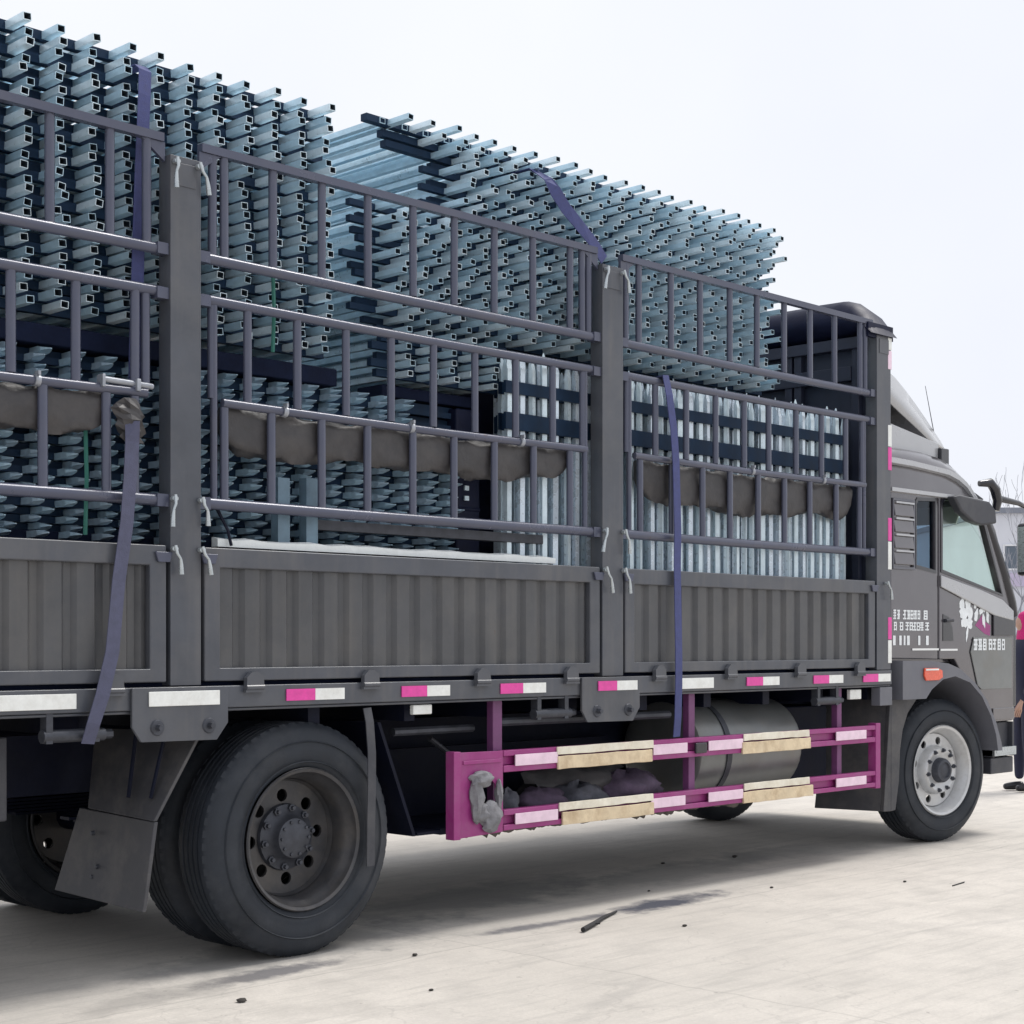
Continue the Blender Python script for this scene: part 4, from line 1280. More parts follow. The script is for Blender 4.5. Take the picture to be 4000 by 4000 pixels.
def spear_mesh(name, L, w, h, m, tip=0.10, axis='y'):
    """closed tube along the axis, its first end pressed to a flat point"""
    q = MB()
    secs = [(0.0, w * 0.16, h * 0.12), (tip * 0.35, w * 0.74, h * 0.35), (tip * 0.7, w * 1.12, h * 0.55), (tip, w, h), (L, w, h)]
    for (t, a, b) in secs:
        ring = [(-a / 2, -b / 2), (a / 2, -b / 2), (a / 2, b / 2), (-a / 2, b / 2)]
        for (u, v) in ring:
            q.v.append((u, t, v) if axis == 'y' else (u, v, L - t))
    for i in range(len(secs) - 1):
        for k in range(4):
            q.face([4 * i + k, 4 * i + (k + 1) % 4, 4 * i + 4 + (k + 1) % 4, 4 * i + 4 + k])
    q.face([0, 1, 2, 3])
    e = 4 * (len(secs) - 1)
    q.face([e + 3, e + 2, e + 1, e])
    return q.mesh(name, m)


def rail_mesh(L, w, h, m=None):
    return MB().box(0, L, -w / 2, w / 2, 0, h).mesh('rail', m or M['rail'])


# rear stack: open tube ends, one column of ends every 0.162 m
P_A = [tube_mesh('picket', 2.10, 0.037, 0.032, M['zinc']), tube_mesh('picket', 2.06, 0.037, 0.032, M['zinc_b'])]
R_A = rail_mesh(2.36, 0.036, 0.040)
NA, PA = 24, 0.051
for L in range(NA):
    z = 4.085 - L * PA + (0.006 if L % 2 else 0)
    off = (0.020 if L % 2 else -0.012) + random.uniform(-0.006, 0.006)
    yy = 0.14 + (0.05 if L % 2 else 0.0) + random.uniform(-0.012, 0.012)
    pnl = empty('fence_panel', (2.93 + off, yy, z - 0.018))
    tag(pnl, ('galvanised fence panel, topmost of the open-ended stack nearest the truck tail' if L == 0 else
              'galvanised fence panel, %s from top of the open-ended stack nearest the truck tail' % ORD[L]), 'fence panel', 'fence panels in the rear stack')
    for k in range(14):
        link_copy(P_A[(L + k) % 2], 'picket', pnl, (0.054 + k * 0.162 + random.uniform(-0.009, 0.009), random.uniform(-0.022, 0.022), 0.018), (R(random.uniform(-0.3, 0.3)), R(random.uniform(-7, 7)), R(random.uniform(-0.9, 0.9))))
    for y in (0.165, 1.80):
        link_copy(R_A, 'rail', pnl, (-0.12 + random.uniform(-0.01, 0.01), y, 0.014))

# front stack: denser, ends staggered
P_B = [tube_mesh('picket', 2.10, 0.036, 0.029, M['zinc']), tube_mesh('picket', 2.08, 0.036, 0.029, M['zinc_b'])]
RB_LEN = {}
NB, PB = 24, 0.0445
for L in range(NB):
    z = 4.175 - L * PB
    step = {0: 0.0, 1: 0.14, 2: 0.30}.get(L, 0.38 if L < 10 else -0.12)
    off = (0.0, 0.076, 0.03, 0.105)[L % 4] - 0.02 + random.uniform(-0.015, 0.015) + step
    yy = 0.14 + (0.0, 0.035, 0.015, 0.05)[L % 4] + random.uniform(-0.02, 0.02)
    pnl = empty('fence_panel', (5.62 + off, yy, z - 0.012))
    tag(pnl, ('galvanised fence panel, topmost of the dense stack nearest the cab, its rail sticking out' if L == 0 else
              'galvanised fence panel, %s from top of the dense stack nearest the cab' % ORD[L]), 'fence panel', 'fence panels in the front stack')
    n = int((8.92 - 5.67 - off) / 0.1525) + 1
    for k in range(n):
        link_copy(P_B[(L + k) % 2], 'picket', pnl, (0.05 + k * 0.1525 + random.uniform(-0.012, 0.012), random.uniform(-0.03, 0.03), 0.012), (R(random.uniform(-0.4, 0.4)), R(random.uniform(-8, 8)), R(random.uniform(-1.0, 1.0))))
    if n not in RB_LEN:
        RB_LEN[n] = (rail_mesh(0.1525 * n + 0.15, 0.034, 0.032), rail_mesh(0.1525 * n + 0.28, 0.046, 0.036))
    if L == 0:
        for k in range(-2, 9):
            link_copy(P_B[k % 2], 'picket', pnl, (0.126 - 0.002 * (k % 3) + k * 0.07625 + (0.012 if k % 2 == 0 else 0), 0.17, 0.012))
    for y in (0.20, 1.85):
        link_copy(RB_LEN[n][1 if L < 3 else 0], 'rail', pnl, ({0: -0.14, 1: -0.22, 2: -0.26}.get(L, -0.12) + random.uniform(-0.03, 0.03), y, 0.010))

R_Bs = rail_mesh(0.95, 0.034, 0.0385)
for L in range(6):
    pnl = empty('fence_panel', (5.58 + (0.03 if L % 2 else 0.0), 0.16 + random.uniform(-0.02, 0.03), 3.075 - L * PB))
    tag(pnl, 'short galvanised fence panel, %s in the small pile wedged under the dense stack' % ('topmost' if L == 0 else ORD[L] + ' from top'), 'fence panel', 'short fence panels')
    for k in range(5):
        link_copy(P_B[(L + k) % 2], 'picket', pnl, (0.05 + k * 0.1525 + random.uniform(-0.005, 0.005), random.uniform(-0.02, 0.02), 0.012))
    for y in (0.155, 1.85):
        link_copy(R_Bs, 'rail', pnl, (-0.10 + random.uniform(-0.03, 0.03), y - 0.02, 0.010))

# low pile of spear-tipped panels lying flat
P_C = [spear_mesh('picket', 2.08, 0.044, 0.029, M['zinc_dim'], 0.075), spear_mesh('picket', 2.05, 0.044, 0.029, M['zinc'], 0.075)]
R_C = rail_mesh(3.05, 0.034, 0.030)
NC, PC = 24, 0.0345
for L in range(NC):
    z = 2.735 - L * PC
    off = (0.0 if L % 2 else 0.052) + random.uniform(-0.016, 0.016)
    yy = 0.19 + (0.0 if L % 2 else 0.03) + random.uniform(-0.02, 0.02)
    pnl = empty('fence_panel', (3.08 + off, yy, z))
    tag(pnl, ('spear-tipped fence panel lying flat, topmost of the low pile by the rear wheels' if L == 0 else
              'spear-tipped fence panel lying flat, %s from top of the low pile' % ORD[L]), 'fence panel', 'flat spear-tipped fence panels')
    for k in range(19 if L > 3 else 17):
        link_copy(P_C[(L * 3 + k) % 2], 'picket', pnl, (k * 0.162 + random.uniform(-0.006, 0.006), random.uniform(-0.02, 0.02), 0.014), (R(random.uniform(-0.4, 0.3)), R(random.uniform(-6, 6)), R(random.uniform(-0.8, 0.8))))
    for y in (0.16, 1.80):
        link_copy(R_C, 'rail', pnl, (-0.05, y, -0.001))

# upright spear-tipped panels by the cab
P_U = [spear_mesh('picket', 1.75, 0.032, 0.026, M['white_steel'], 0.085, 'z'), spear_mesh('picket', 1.75, 0.032, 0.026, M['zinc_b'], 0.085, 'z')]
R_U = MB().box(0, 3.37, -0.018, 0.0, 0, 0.066).mesh('rail', M['rail'])
R_U2 = MB().box(0, 3.37, -0.018, 0.0, 0, 0.092).mesh('rail', M['rail'])
for L in range(5):
    pnl = empty('fence_panel', (6.30 + 0.031 * L + random.uniform(-0.006, 0.006), 0.135 + 0.052 * L, 1.312 + 0.012 * random.random()))
    tag(pnl, ('upright spear-tipped fence panel by the cab, outermost layer behind the side bars' if L == 0 else
              'upright spear-tipped fence panel by the cab, %s layer in from the side bars' % ORD[L]), 'fence panel', 'upright spear-tipped fence panels')
    for k in range(36):
        link_copy(P_U[int(random.random() < 0.5)], 'picket', pnl, (0.05 + k * 0.0945 + random.uniform(-0.012, 0.012), 0.014 + random.uniform(0, 0.01), random.uniform(-0.05, 0.05) if L else random.uniform(-0.03, 0.045)), (0, R(random.uniform(-0.3, 0.3)), R(random.uniform(-28, 28))))
    for z, me in ((1.532, R_U), (1.335, R_U2), (0.25, R_U)):
        link_copy(me, 'rail', pnl, (0.0, 0.0, z))

# bearers under the stacks
for (x0, x1, y, z0, z1, lab) in ((3.0, 5.25, 0.36, 2.775, 2.862, 'dark timber bearer under the rear stack, near side'),
                                 (3.0, 5.25, 2.0, 2.775, 2.862, 'dark timber bearer under the rear stack, far side'),
                                 (3.0, 6.2, 0.40, 1.312, 1.975, 'dark block of packing timber on the deck below the low pile, near side'),
                                 (3.0, 6.2, 1.95, 1.312, 1.975, 'dark block of packing timber on the deck below the low pile, far side'),
                                 (5.6, 6.3, 0.42, 2.775, 2.835, 'dark packing timber under the front stack, near side'),
                                 (5.6, 6.3, 1.3, 2.775, 2.835, 'added dark timber blocking a sky gap under the front stack, far side')):  # extra far-side timber, put in to stop sky leaking through
    o = MB().box(x0, x1, y - 0.08, y + 0.12, z0, z1).build('timber_bearer', M['timber'], bevel=0.006)
    tag(o, lab, 'timber', 'packing timbers')
o = MB().box(4.95, 6.6, 0.125, 0.18, 2.035, 2.085).build('steel_beam', M['hub'], bevel=0.004)
tag(o, 'dark steel beam lying level just below the middle side rail', 'beam')
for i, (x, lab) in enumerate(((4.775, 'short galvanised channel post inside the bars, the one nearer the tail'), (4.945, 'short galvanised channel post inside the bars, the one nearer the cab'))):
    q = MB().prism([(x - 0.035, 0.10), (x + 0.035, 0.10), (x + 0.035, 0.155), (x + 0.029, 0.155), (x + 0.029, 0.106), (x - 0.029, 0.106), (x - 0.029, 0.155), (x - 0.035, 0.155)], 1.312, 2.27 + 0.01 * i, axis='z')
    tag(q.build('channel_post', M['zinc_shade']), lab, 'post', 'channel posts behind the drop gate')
q = MB()
n = 24
for i in range(n + 1):
    x = 4.36 + 2.26 * i / n
    e = random.uniform(-0.004, 0.006)
    q.v += [(x, 0.052, 1.925), (x, 0.05, 1.957 + e), (x, 0.098, 1.966 + e), (x, 0.098, 1.925)]
for i in range(n):
    for k in range(4):
        q.face([4 * i + k, 4 * i + (k + 1) % 4, 4 * i + 4 + (k + 1) % 4, 4 * i + 4 + k])
q.face([0, 1, 2, 3])
q.face([4 * n + 3, 4 * n + 2, 4 * n + 1, 4 * n])
tag(q.build('foam_board', M['foam']), 'long white foam packing strip on top of the middle drop gate', 'packing')


q = MB().box(6.42, 9.6, 0.62, 2.3, 1.312, 3.06)  # made-up block, added to shut out sky seen past the upright panels
for x in (7.2, 8.4):
    q.box(x, x + 0.05, 0.615, 2.305, 1.32, 3.065)
tag(q.build('added_cargo_block', M['tarp_dark'], bevel=0.02), 'big navy cargo block added to close the sky gap behind the upright panels', 'cargo')
q = MB().box(6.10, 6.28, 0.30, 2.3, 1.312, 2.76)
for z in (1.7, 2.2, 2.6):
    q.box(6.095, 6.285, 0.295, 2.305, z, z + 0.03)
cr = q.build('wrapped_crate', M['tarp_dark'], bevel=0.015)
tag(cr, 'tall dark navy wrapped crate between the low pile and the upright panels', 'crate')
for k in range(3):
    MB().box(6.15, 6.18, 0.285, 0.294, 2.26 + 0.055 * k, 2.285 + 0.055 * k).build('tie_tag', M['zinc_b'], cr)

# tarpaulin rolls tied under the middle rail
def roll(x0, x1, y, ztop, h, seed, taper=0.35):
    rnd = random.Random(seed)
    q = MB()
    N, K = 70, 18
    ph = [rnd.uniform(0, 6.28) for _ in range(6)]
    for i in range(N + 1):
        t = i / N
        e = min(1.0, min(t, 1 - t) / 0.05)
        hh = h * (1 - taper * t) * (0.55 + 0.45 * e ** 0.5) * (1 + 0.07 * math.sin(9 * t + ph[0]) + 0.05 * math.sin(23 * t + ph[1]))
        zc = ztop - hh / 2 - 0.012 * math.sin(math.pi * t)
        for k in range(K):
            a = 2 * math.pi * k / K
            w = 1 + 0.06 * math.sin(3 * a + 14 * t + ph[2]) + 0.06 * math.sin(5 * a - 31 * t + ph[3]) + 0.06 * math.sin(60 * t + 4 * a + ph[4]) + rnd.uniform(-0.05, 0.05)
            ca, sa = math.cos(a), math.sin(a)
            q.v.append((x0 + (x1 - x0) * t, y + 0.030 * w * math.copysign(abs(ca) ** 0.6, ca), zc + hh / 2 * w * math.copysign(abs(sa) ** 0.7, sa)))
    for i in range(N):
        for k in range(K):
            k2 = (k + 1) % K
            q.face([i * K + k, i * K + k2, (i + 1) * K + k2, (i + 1) * K + k])
    q.face(list(range(K)))
    q.face([N * K + k for k in reversed(range(K))])
    return q


o = roll(4.40, 6.74, 0.085, 2.565, 0.215, 3, 0.22).build('tarpaulin_roll', M['tarp'], smooth=70)
tag(o, 'long brown grey tarpaulin roll hung behind the middle section of side bars', 'tarpaulin', 'rolled tarpaulins on the side fence')
o = roll(7.36, 9.62, 0.085, 2.56, 0.24, 5, 0.05).build('tarpaulin_roll', M['tarp'], smooth=70)
tag(o, 'brown grey tarpaulin roll hung behind the side bars next to the cab', 'tarpaulin', 'rolled tarpaulins on the side fence')
o = roll(2.0, 3.80, 0.075, 2.56, 0.20, 8, 0.15).build('tarpaulin_roll', M['tarp'], smooth=70)
tag(o, 'brown grey tarpaulin roll behind the side bars nearest the tail', 'tarpaulin', 'rolled tarpaulins on the side fence')
# knotted end of the tail roll
rnd = random.Random(12)
q = MB()
for i in range(9):
    t = i / 8
    q_r = 0.035 + 0.04 * math.sin(math.pi * t) + rnd.uniform(-0.012, 0.012)
    for k in range(10):
        a = 2 * math.pi * k / 10
        w = 1 + rnd.uniform(-0.35, 0.35)
        q.v.append((3.875 + q_r * w * math.cos(a) + 0.02 * t, 0.02 + 0.6 * q_r * w * math.sin(a), 2.54 - 0.19 * t))
for i in range(8):
    for k in range(10):
        k2 = (k + 1) % 10
        q.face([i * 10 + k, i * 10 + k2, i * 10 + 10 + k2, i * 10 + 10 + k])
q.face(list(range(10)))
q.face([80 + k for k in reversed(range(10))])
tag(q.build('cloth_bundle', M['tarp']), 'crumpled grey cloth knot tied to the rail above the violet strap', 'cloth')
# tarpaulin folded over the headboard
q = MB()
N, K = 26, 16
rnd = random.Random(4)
for i in range(N + 1):
    t = i / N
    y = -0.03 + 2.5 * t
    e = min(1.0, min(t, 1 - t) / 0.10) ** 0.5
    for k in range(K):
        a = 2 * math.pi * k / K
        w = 1 + rnd.uniform(-0.03, 0.03) + 0.03 * math.sin(4 * a + 7 * t)
        q.v.append((9.90 + 0.17 * w * math.cos(a), y, 3.755 - 0.045 * (1 - e) * 3 + 0.14 * e * w * math.sin(a) * (1 if math.sin(a) > 0 else 0.9)))
for i in range(N):
    for k in range(K):
        k2 = (k + 1) % K
        q.face([i * K + k, i * K + k2, (i + 1) * K + k2, (i + 1) * K + k])
q.face(list(range(K)))
q.face([N * K + k for k in reversed(range(K))])
q.box(9.74, 10.06, 0.0, 0.03, 3.60, 3.70)
tag(q.build('folded_tarpaulin', M['tarp_dark'], smooth=70), 'dark navy tarpaulin folded over the headboard behind the cab', 'tarpaulin')

# lashing straps
q = MB()
q.ribbon([(4.03, 0.60, 4.045), (4.03, 0.30, 4.05), (4.025, 0.16, 4.045), (4.015, 0.11, 4.01), (4.005, 0.10, 3.9), (3.985, 0.10, 3.5), (3.97, 0.10, 3.1), (3.955, 0.095, 2.75), (3.94, 0.075, 2.63), (3.93, 0.055, 2.61)], (1, 0, 0), 0.062, 0.004)
tag(q.build('lashing_strap', M['strap']), 'violet blue webbing strap over the stack nearest the tail', 'strap', 'lashing straps')
q = MB()
q.ribbon([(3.87, -0.016, 2.44), (3.865, -0.022, 2.35), (3.85, -0.03, 2.20), (3.83, -0.035, 2.0), (3.79, -0.035, 1.75), (3.75, -0.05, 1.45), (3.70, -0.055, 1.27), (3.66, -0.05, 1.15), (3.65, -0.02, 1.065)], (1, 0, 0.1), 0.063, 0.005, twist=[0.6, 0.15, 0, 0, 0, 0.05, 0.1, 0, 0])
tag(q.build('lashing_strap', M['strap_grey']), 'grey violet webbing strap pulled down over the drop gate to a winch', 'strap', 'lashing straps')
q = MB()
q.ribbon([(6.60, 0.6, 4.13), (6.60, 0.2, 4.13), (6.61, 0.10, 4.06), (6.66, 0.09, 4.0), (6.74, 0.085, 3.92), (6.84, 0.08, 3.85), (6.97, 0.075, 3.76), (7.05, 0.07, 3.68)], (1, 0, 0), 0.075, 0.004, twist=[0, 0, 0.1, 0.3, 0.2, 0.1, 0, 0])
tag(q.build('lashing_strap', M['strap']), 'violet strap slanting down the front of the dense stack above the middle post', 'strap', 'lashing straps')
q = MB()
q.ribbon([(7.51, 0.07, 3.05), (7.515, -0.005, 3.065), (7.53, -0.022, 2.95), (7.57, -0.024, 2.75), (7.59, -0.024, 2.56), (7.60, -0.03, 2.16), (7.595, -0.03, 1.95), (7.59, -0.045, 1.40), (7.59, -0.045, 1.25), (7.595, -0.035, 1.05), (7.60, -0.02, 0.93)], (1, 0, 0), 0.062, 0.005)
tag(q.build('lashing_strap', M['strap']), 'violet blue strap running from the rail near the cab down to the side guard', 'strap', 'lashing straps')
q = MB().tube([(3.74, 0.028, 2.612), (4.0, 0.028, 2.606)], 0.014, 10)
q.box(3.735, 3.75, 0.0, 0.05, 2.575, 2.63).box(3.905, 3.925, 0.0, 0.05, 2.575, 2.628)
tag(q.build('ratchet_buckle', M['clip'], bevel=0.003), 'bright steel ratchet buckle clamped on the rail below the tail strap', 'ratchet')
for (x, z0, z1, lab) in ((3.72, 1.95, 2.45, 'green nylon cord hanging inside the bars nearest the tail'), (4.72, 2.86, 3.25, 'green nylon cord hanging down the rear stack beside the post')):
    tag(MB().tube([(x, 0.115, z1), (x + 0.004, 0.11, (z0 + z1) / 2), (x, 0.115, z0)], 0.010, 6).build('nylon_cord', M['green']), lab, 'cord', 'green cords')
tag(MB().tube([(4.36, 0.06, 2.10), (4.40, 0.03, 2.0), (4.42, 0.03, 1.93)], 0.008, 6).build('hanging_cord', M['chassis']), 'thin dark cord hanging beside the rear post above the gate', 'cord')


# sacks and rags in the storage tray
def lump(name, cx, cy, cz, rx, ry, rz, m, seed, lab, cat, grp=None, amt=0.3):
    rnd = random.Random(seed)
    q = MB()
    N, K = 9, 14
    ph = [rnd.uniform(0, 6.28) for _ in range(5)]
    for i in range(N + 1):
        th = math.pi * i / N
        for k in range(K):
            a = 2 * math.pi * k / K
            w = 1 + amt * (0.5 * math.sin(3 * a + ph[0] + 2 * th) + 0.4 * math.sin(5 * a - 4 * th + ph[1]) + rnd.uniform(-0.35, 0.35))
            q.v.append((cx + rx * w * math.sin(th) * math.cos(a), cy + ry * w * math.sin(th) * math.sin(a), max(cz - rz, cz + rz * w * math.cos(th))))
    for i in range(N):
        for k in range(K):
            k2 = (k + 1) % K
            q.face([i * K + k, i * K + k2, (i + 1) * K + k2, (i + 1) * K + k])
    o = q.build(name, m, smooth=75)
    tag(o, lab, cat, grp)
    return o


lump('sack', 7.42, 0.22, 0.625, 0.30, 0.14, 0.105, M['rag_v'], 5, 'purple grey crumpled sack in the storage tray behind the side guard', 'sack', 'bundles in the side tray')
lump('sack', 6.98, 0.20, 0.60, 0.20, 0.12, 0.08, M['rag_d'], 6, 'grey crumpled sack between two other bundles in the side tray', 'sack', 'bundles in the side tray')
lump('sack', 6.66, 0.22, 0.595, 0.17, 0.12, 0.075, M['rag_v'], 7, 'small dark sack in the side tray nearest the torn end sheet', 'sack', 'bundles in the side tray')
lump('sack', 7.15, 0.36, 0.66, 0.45, 0.16, 0.14, M['tarp'], 9, 'long dark cloth bundle at the back of the side tray', 'sack', 'bundles in the side tray')
lump('sack', 6.36, 0.17, 0.60, 0.07, 0.06, 0.08, M['rag_d'], 11, 'upright grey pouch in the side tray beside the first hanger', 'sack', 'bundles in the side tray')
# rag caught round the torn hole
def crumple(q, cx, cy, cz, rx, ry, rz, rnd, amt=0.35):
    o = len(q.v)
    N, K = 12, 16
    fz = [rnd.uniform(0, 6.28) for _ in range(3)]
    for i in range(N + 1):
        th = math.pi * i / N
        for k in range(K):
            a = 2 * math.pi * k / K
            w = 1 + amt * (0.55 * math.sin(2 * a + 5 * th + fz[0]) + 0.4 * math.sin(5 * a - 3 * th + fz[1]) + rnd.uniform(-0.2, 0.2))
            q.v.append((cx + rx * w * math.sin(th) * math.cos(a), cy + ry * w * math.sin(th) * math.sin(a), cz + rz * (1 + rnd.uniform(-0.05, 0.05)) * math.cos(th)))
    for i in range(N):
        for k in range(K):
            k2 = (k + 1) % K
            q.face([o + i * K + k, o + i * K + k2, o + (i + 1) * K + k2, o + (i + 1) * K + k])


rg = MB()
rnd = random.Random(3)
crumple(rg, 5.945, -0.012, 0.68, 0.040, 0.028, 0.135, rnd)
crumple(rg, 5.98, -0.014, 0.775, 0.075, 0.03, 0.045, rnd)
crumple(rg, 6.05, -0.012, 0.575, 0.075, 0.03, 0.085, rnd)
crumple(rg, 5.985, -0.012, 0.60, 0.055, 0.026, 0.05, rnd)
crumple(rg, 6.112, -0.010, 0.685, 0.020, 0.02, 0.085, rnd)
tag(rg.build('rag', M['rag'], smooth=40), 'grey rag stuffed round the torn hole in the magenta end sheet', 'rag')

# ------------------------------------------------------------------ things on the ground
def pebble(x, y, r, lab, seed):
    rnd = random.Random(seed)
    r *= 0.6
    q = MB()
    N, K = 5, 8
    for i in range(N + 1):
        th = math.pi * i / N
        for k in range(K):
            a = 2 * math.pi * k / K
            w = 1 + rnd.uniform(-0.25, 0.25)
            q.v.append((x + r * 1.3 * w * math.sin(th) * math.cos(a), y + r * w * math.sin(th) * math.sin(a), r * 0.5 + r * 0.5 * math.cos(th)))
    for i in range(N):
        for k in range(K):
            k2 = (k + 1) % K
            q.face([i * K + k, i * K + k2, (i + 1) * K + k2, (i + 1) * K + k])
    tag(q.build('stone', M['stone'], smooth=60), lab, 'stone', 'small stones on the concrete')


for i, (x, y, r, lab) in enumerate(((8.55, 0.85, 0.022, 'dark stone on the concrete below the fuel tank'), (9.15, 0.70, 0.030, 'dark stone on the concrete behind the front wheel'),
                                    (8.17, -0.30, 0.018, 'small dark stone on open concrete past the long oil stain'), (6.75, -0.75, 0.020, 'small dark stone just in front of the oil stain'),
                                    (5.22, -0.33, 0.022, 'brown stone on the concrete in front of the rear wheel'), (4.05, -0.55, 0.030, 'flat brown stone nearest the camera by the rear wheel'),
                                    (8.95, -0.75, 0.018, 'small dark stone alone on the pale open concrete'), (4.75, -0.95, 0.016, 'tiny dark stone at the bottom edge of the yard'),
                                    (7.55, 0.15, 0.014, 'tiny stone on the concrete below the side guard'))):
    pebble(x, y, r, lab, 60 + i)
q = MB()
q.tube([(6.24, -0.49, 0.016), (6.40, -0.42, 0.018), (6.60, -0.315, 0.015), (6.82, -0.22, 0.010)], 0.016, 8, radii=[0.013, 0.012, 0.010, 0.006])
q.tube([(6.40, -0.42, 0.018), (6.43, -0.44, 0.02)], 0.006, 6)
tag(q.build('stick', M['charred'], smooth=60), 'blackened stick lying by the oil stain on the concrete', 'stick')
q = MB().tube([(9.0, -1.05, 0.004), (9.18, -1.03, 0.005)], 0.004, 6)
tag(q.build('stick', M['charred']), 'thin short twig lying on the open pale concrete', 'stick')

# ------------------------------------------------------------------ person at the front of the truck
def skin_body(name, joints, edges, m, parent, sub=2):
    me = bpy.data.meshes.new(name)
    me.from_pydata([j[:3] for j in joints], edges, [])
    o = bpy.data.objects.new(name, me)
    C.objects.link(o)
    adopt(o, parent)
    sk = o.modifiers.new('skin', 'SKIN')
    for i, j in enumerate(joints):
        me.skin_vertices[0].data[i].radius = (j[3], j[4] if len(j) > 4 else j[3])
    me.skin_vertices[0].data[0].use_root = True
    ss = o.modifiers.new('sub', 'SUBSURF')
    ss.levels = ss.render_levels = sub
    me.materials.append(m)
    sk.use_smooth_shade = True
    return o


PX, PY = 15.27, 1.62
person = empty('person', (PX, PY, 0))
tag(person, 'person in dark navy clothes and magenta headscarf beyond the front wheel', 'person')
# faces the truck's near side (towards -x, -y)
d = Vector((-0.75, 0.66, 0)).normalized()
sd = Vector((-d.y, d.x, 0))
def pp(f, s_, z):
    v = Vector((PX, PY, 0)) + d * f + sd * s_
    return (v.x, v.y, z * 1.07)
J = [(*pp(0, 0, 0.92), 0.15, 0.12), (*pp(0, 0, 1.10), 0.14, 0.11), (*pp(0.0, 0, 1.28), 0.17, 0.12), (*pp(-0.01, 0, 1.38), 0.12, 0.09), (*pp(0, 0, 1.45), 0.055),
     (*pp(0, 0.10, 0.85), 0.095), (*pp(0.02, 0.10, 0.48), 0.065), (*pp(-0.02, 0.10, 0.10), 0.048),
     (*pp(0, -0.10, 0.85), 0.095), (*pp(0.03, -0.10, 0.48), 0.065), (*pp(0.03, -0.10, 0.10), 0.048),
     (*pp(0, 0.19, 1.36), 0.065), (*pp(-0.01, 0.215, 1.10), 0.05), (*pp(0.10, 0.22, 0.90), 0.04),
     (*pp(0, -0.19, 1.36), 0.065), (*pp(-0.01, -0.215, 1.10), 0.05), (*pp(0.10, -0.22, 0.90), 0.04)]
E_ = [(0, 1), (1, 2), (2, 3), (3, 4), (0, 5), (5, 6), (6, 7), (0, 8), (8, 9), (9, 10), (3, 11), (11, 12), (12, 13), (3, 14), (14, 15), (15, 16)]
skin_body('body', J, E_, M['navy'], person)
skin_body('head', [(*pp(0.01, 0, 1.44), 0.05), (*pp(0.015, 0, 1.52), 0.075, 0.07), (*pp(0.02, 0, 1.60), 0.085, 0.08), (*pp(0.01, 0, 1.66), 0.065, 0.06), (*pp(0.105, 0, 1.56), 0.014)], [(0, 1), (1, 2), (2, 3), (2, 4)], M['skin'], person)
skin_body('headscarf', [(*pp(-0.02, 0, 1.37), 0.21, 0.13), (*pp(-0.03, 0, 1.46), 0.15, 0.12), (*pp(-0.035, 0, 1.55), 0.13, 0.12), (*pp(-0.03, 0, 1.63), 0.135, 0.12), (*pp(-0.01, 0, 1.70), 0.10, 0.09)], [(0, 1), (1, 2), (2, 3), (3, 4)], M['scarf'], person)
for s_, fo_ in ((0.10, -0.02), (-0.10, 0.03)):
    skin_body('shoe', [(*pp(fo_ - 0.05, s_, 0.05), 0.045), (*pp(fo_ + 0.06, s_, 0.045), 0.045), (*pp(fo_ + 0.17, s_, 0.035), 0.032)], [(0, 1), (1, 2)], M['shoe'], person)
for s_ in (0.22, -0.22):
    sg = 1 if s_ > 0 else -1
    hj = [(*pp(0.12, s_, 0.87), 0.026, 0.016), (*pp(0.155, s_, 0.80), 0.036, 0.016)]
    he = [(0, 1)]
    for f in range(4):
        o_ = (f - 1.5) * 0.019
        hj += [(*pp(0.165 + o_, s_, 0.765), 0.009), (*pp(0.175 + o_, s_ - 0.012 * sg, 0.725 - 0.004 * (1 - abs(f - 1.5))), 0.008), (*pp(0.172 + o_, s_ - 0.028 * sg, 0.70), 0.007)]
        b0 = len(hj) - 3
        he += [(1, b0), (b0, b0 + 1), (b0 + 1, b0 + 2)]
    hj += [(*pp(0.17, s_ - 0.03 * sg, 0.80), 0.010), (*pp(0.185, s_ - 0.045 * sg, 0.765), 0.008)]
    he += [(0, len(hj) - 2), (len(hj) - 2, len(hj) - 1)]
    skin_body('hand', hj, he, M['skin'], person, 1)

# ------------------------------------------------------------------ far background
AXD = Vector((math.sin(R(45.8)), math.cos(R(45.8)), 0))
AXR = Vector((math.cos(R(45.8)), -math.sin(R(45.8)), 0))
ORG = Vector((0, -6.05, 0))
def far(u, depth, z=0.0):
    v = ORG + AXR * u + AXD * depth
    return Vector((v.x, v.y, z))


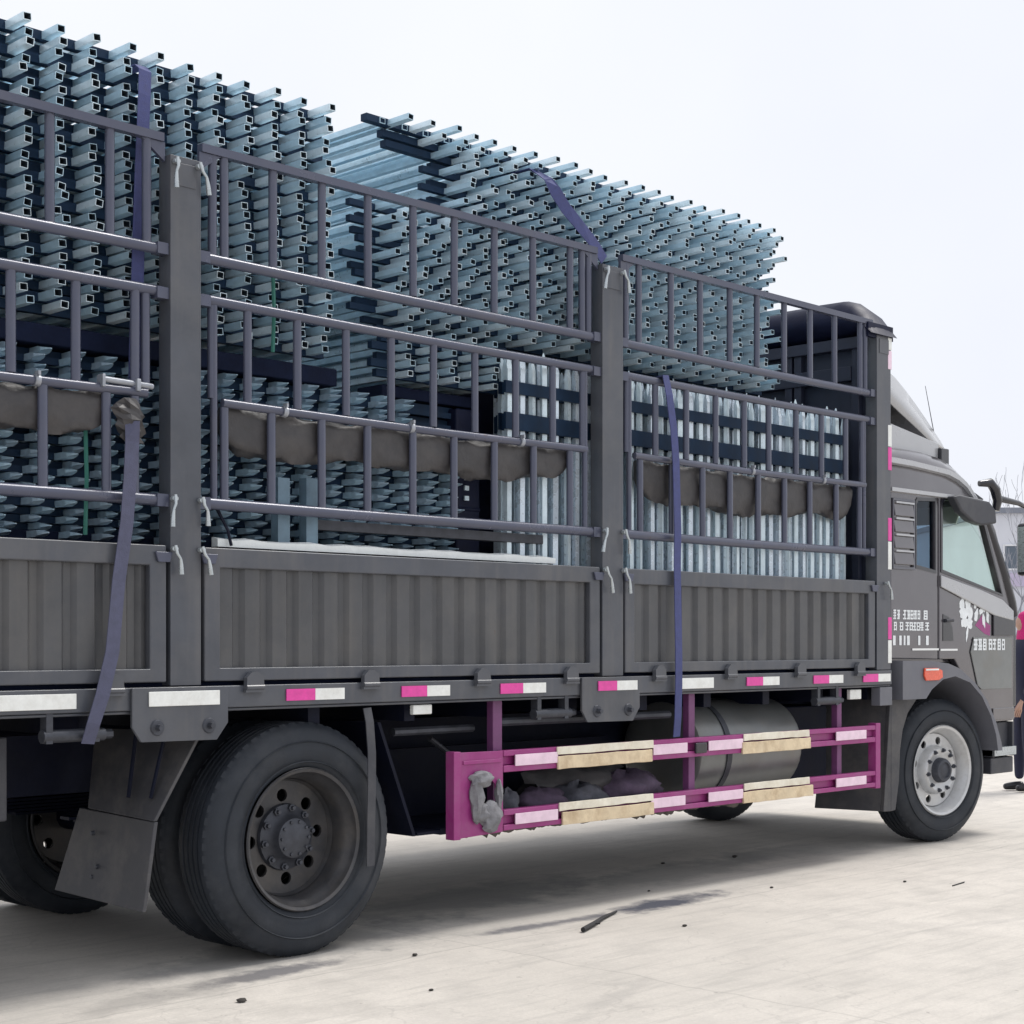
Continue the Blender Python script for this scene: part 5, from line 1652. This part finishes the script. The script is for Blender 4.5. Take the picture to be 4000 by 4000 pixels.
bl = empty('workshop_building', far(24, 60))
tag(bl, 'pale industrial building with a strip of windows beyond the cab', 'building')
bl.rotation_euler = (0, 0, R(-45.8))
WORLD_AT[bl.name] = Matrix.Translation(far(24, 60)) @ Matrix.Rotation(R(-45.8), 4, 'Z')
def bpart(mb, name, m, parent, **kw):
    o = mb.build(name, m, None, **kw)
    o.parent = parent
    return o
bpart(MB().box(-6.1, 12, 0, 14, 0, 6.25), 'wall', M['wall'], bl)
bpart(MB().box(-6.25, 12.2, -0.15, 14.2, 6.252, 6.45), 'roof', M['roofedge'], bl)
x = -5.9
while x < 11:
    w = bpart(MB().prism([(x, 4.15), (x + 1.25, 4.15), (x + 1.25, 5.1), (x, 5.1)], -0.06, -0.002, holes=[[(x + 0.06, 4.21), (x + 0.59, 4.21), (x + 0.59, 5.04), (x + 0.06, 5.04)], [(x + 0.66, 4.21), (x + 1.19, 4.21), (x + 1.19, 5.04), (x + 0.66, 5.04)]]), 'window', M['winframe'], bl)
    gp = MB().box(x + 0.06, x + 0.59, -0.03, -0.02, 4.21, 5.04).box(x + 0.66, x + 1.19, -0.03, -0.02, 4.21, 5.04).build('pane', M['winglass'])
    gp.parent = w
    x += 1.45
bpart(MB().box(-5.8, 11.5, -0.12, -0.003, 3.55, 4.05), 'sign_board', M['lilac'], bl)
for k in range(12):
    q = MB()
    glyph(q, -4.3 + k * 0.62, 3.64, 0.42, 0.3, -0.121, 200 + k)
    bpart(q, 'character', M['violet'], bl)


def tree(u, depth, h, seed, lab):
    rnd = random.Random(seed)
    base = far(u, depth)
    root = empty('bare_tree', base)
    tag(root, lab, 'tree', 'bare winter trees')
    tr, cr = MB(), MB()
    def grow_(p, dr, L, r, lev):
        pts, rad = [p], [r]
        q_ = p
        dd = dr
        for i in range(4):
            dd = (dd + Vector((rnd.uniform(-0.16, 0.16), rnd.uniform(-0.16, 0.16), 0.05))).normalized()
            q_ = q_ + dd * (L / 4)
            pts.append(q_)
            rad.append(max(0.006, r * (1 - 0.14 * (i + 1))))
        (tr if lev == 0 else cr).tube(pts, r, 6 if lev < 2 else 4, radii=rad)
        if lev < 4:
            for i in range(3 if lev < 3 else 2):
                t = rnd.choice([2, 3, 4])
                nd = (dd + Vector((rnd.uniform(-0.8, 0.8), rnd.uniform(-0.8, 0.8), rnd.uniform(0.1, 0.6)))).normalized()
                grow_(pts[t], nd, L * rnd.uniform(0.55, 0.75), rad[t] * 0.62, lev + 1)
    grow_(base + Vector((0, 0, 0)), Vector((0, 0, 1)), h * 0.38, h * 0.011, 0)
    tr.build('trunk', M['bark'], root, smooth=60)
    cr.build('crown', M['bark'], root, smooth=60)


tree(16.1, 52, 7.0, 3, 'bare thin tree nearest the cab in front of the pale building')
tree(17.4, 53, 8.5, 14, 'taller bare tree further along in front of the pale building')
tree(20.5, 54, 10.0, 21, 'third bare tree in front of the pale building, mostly past its middle')
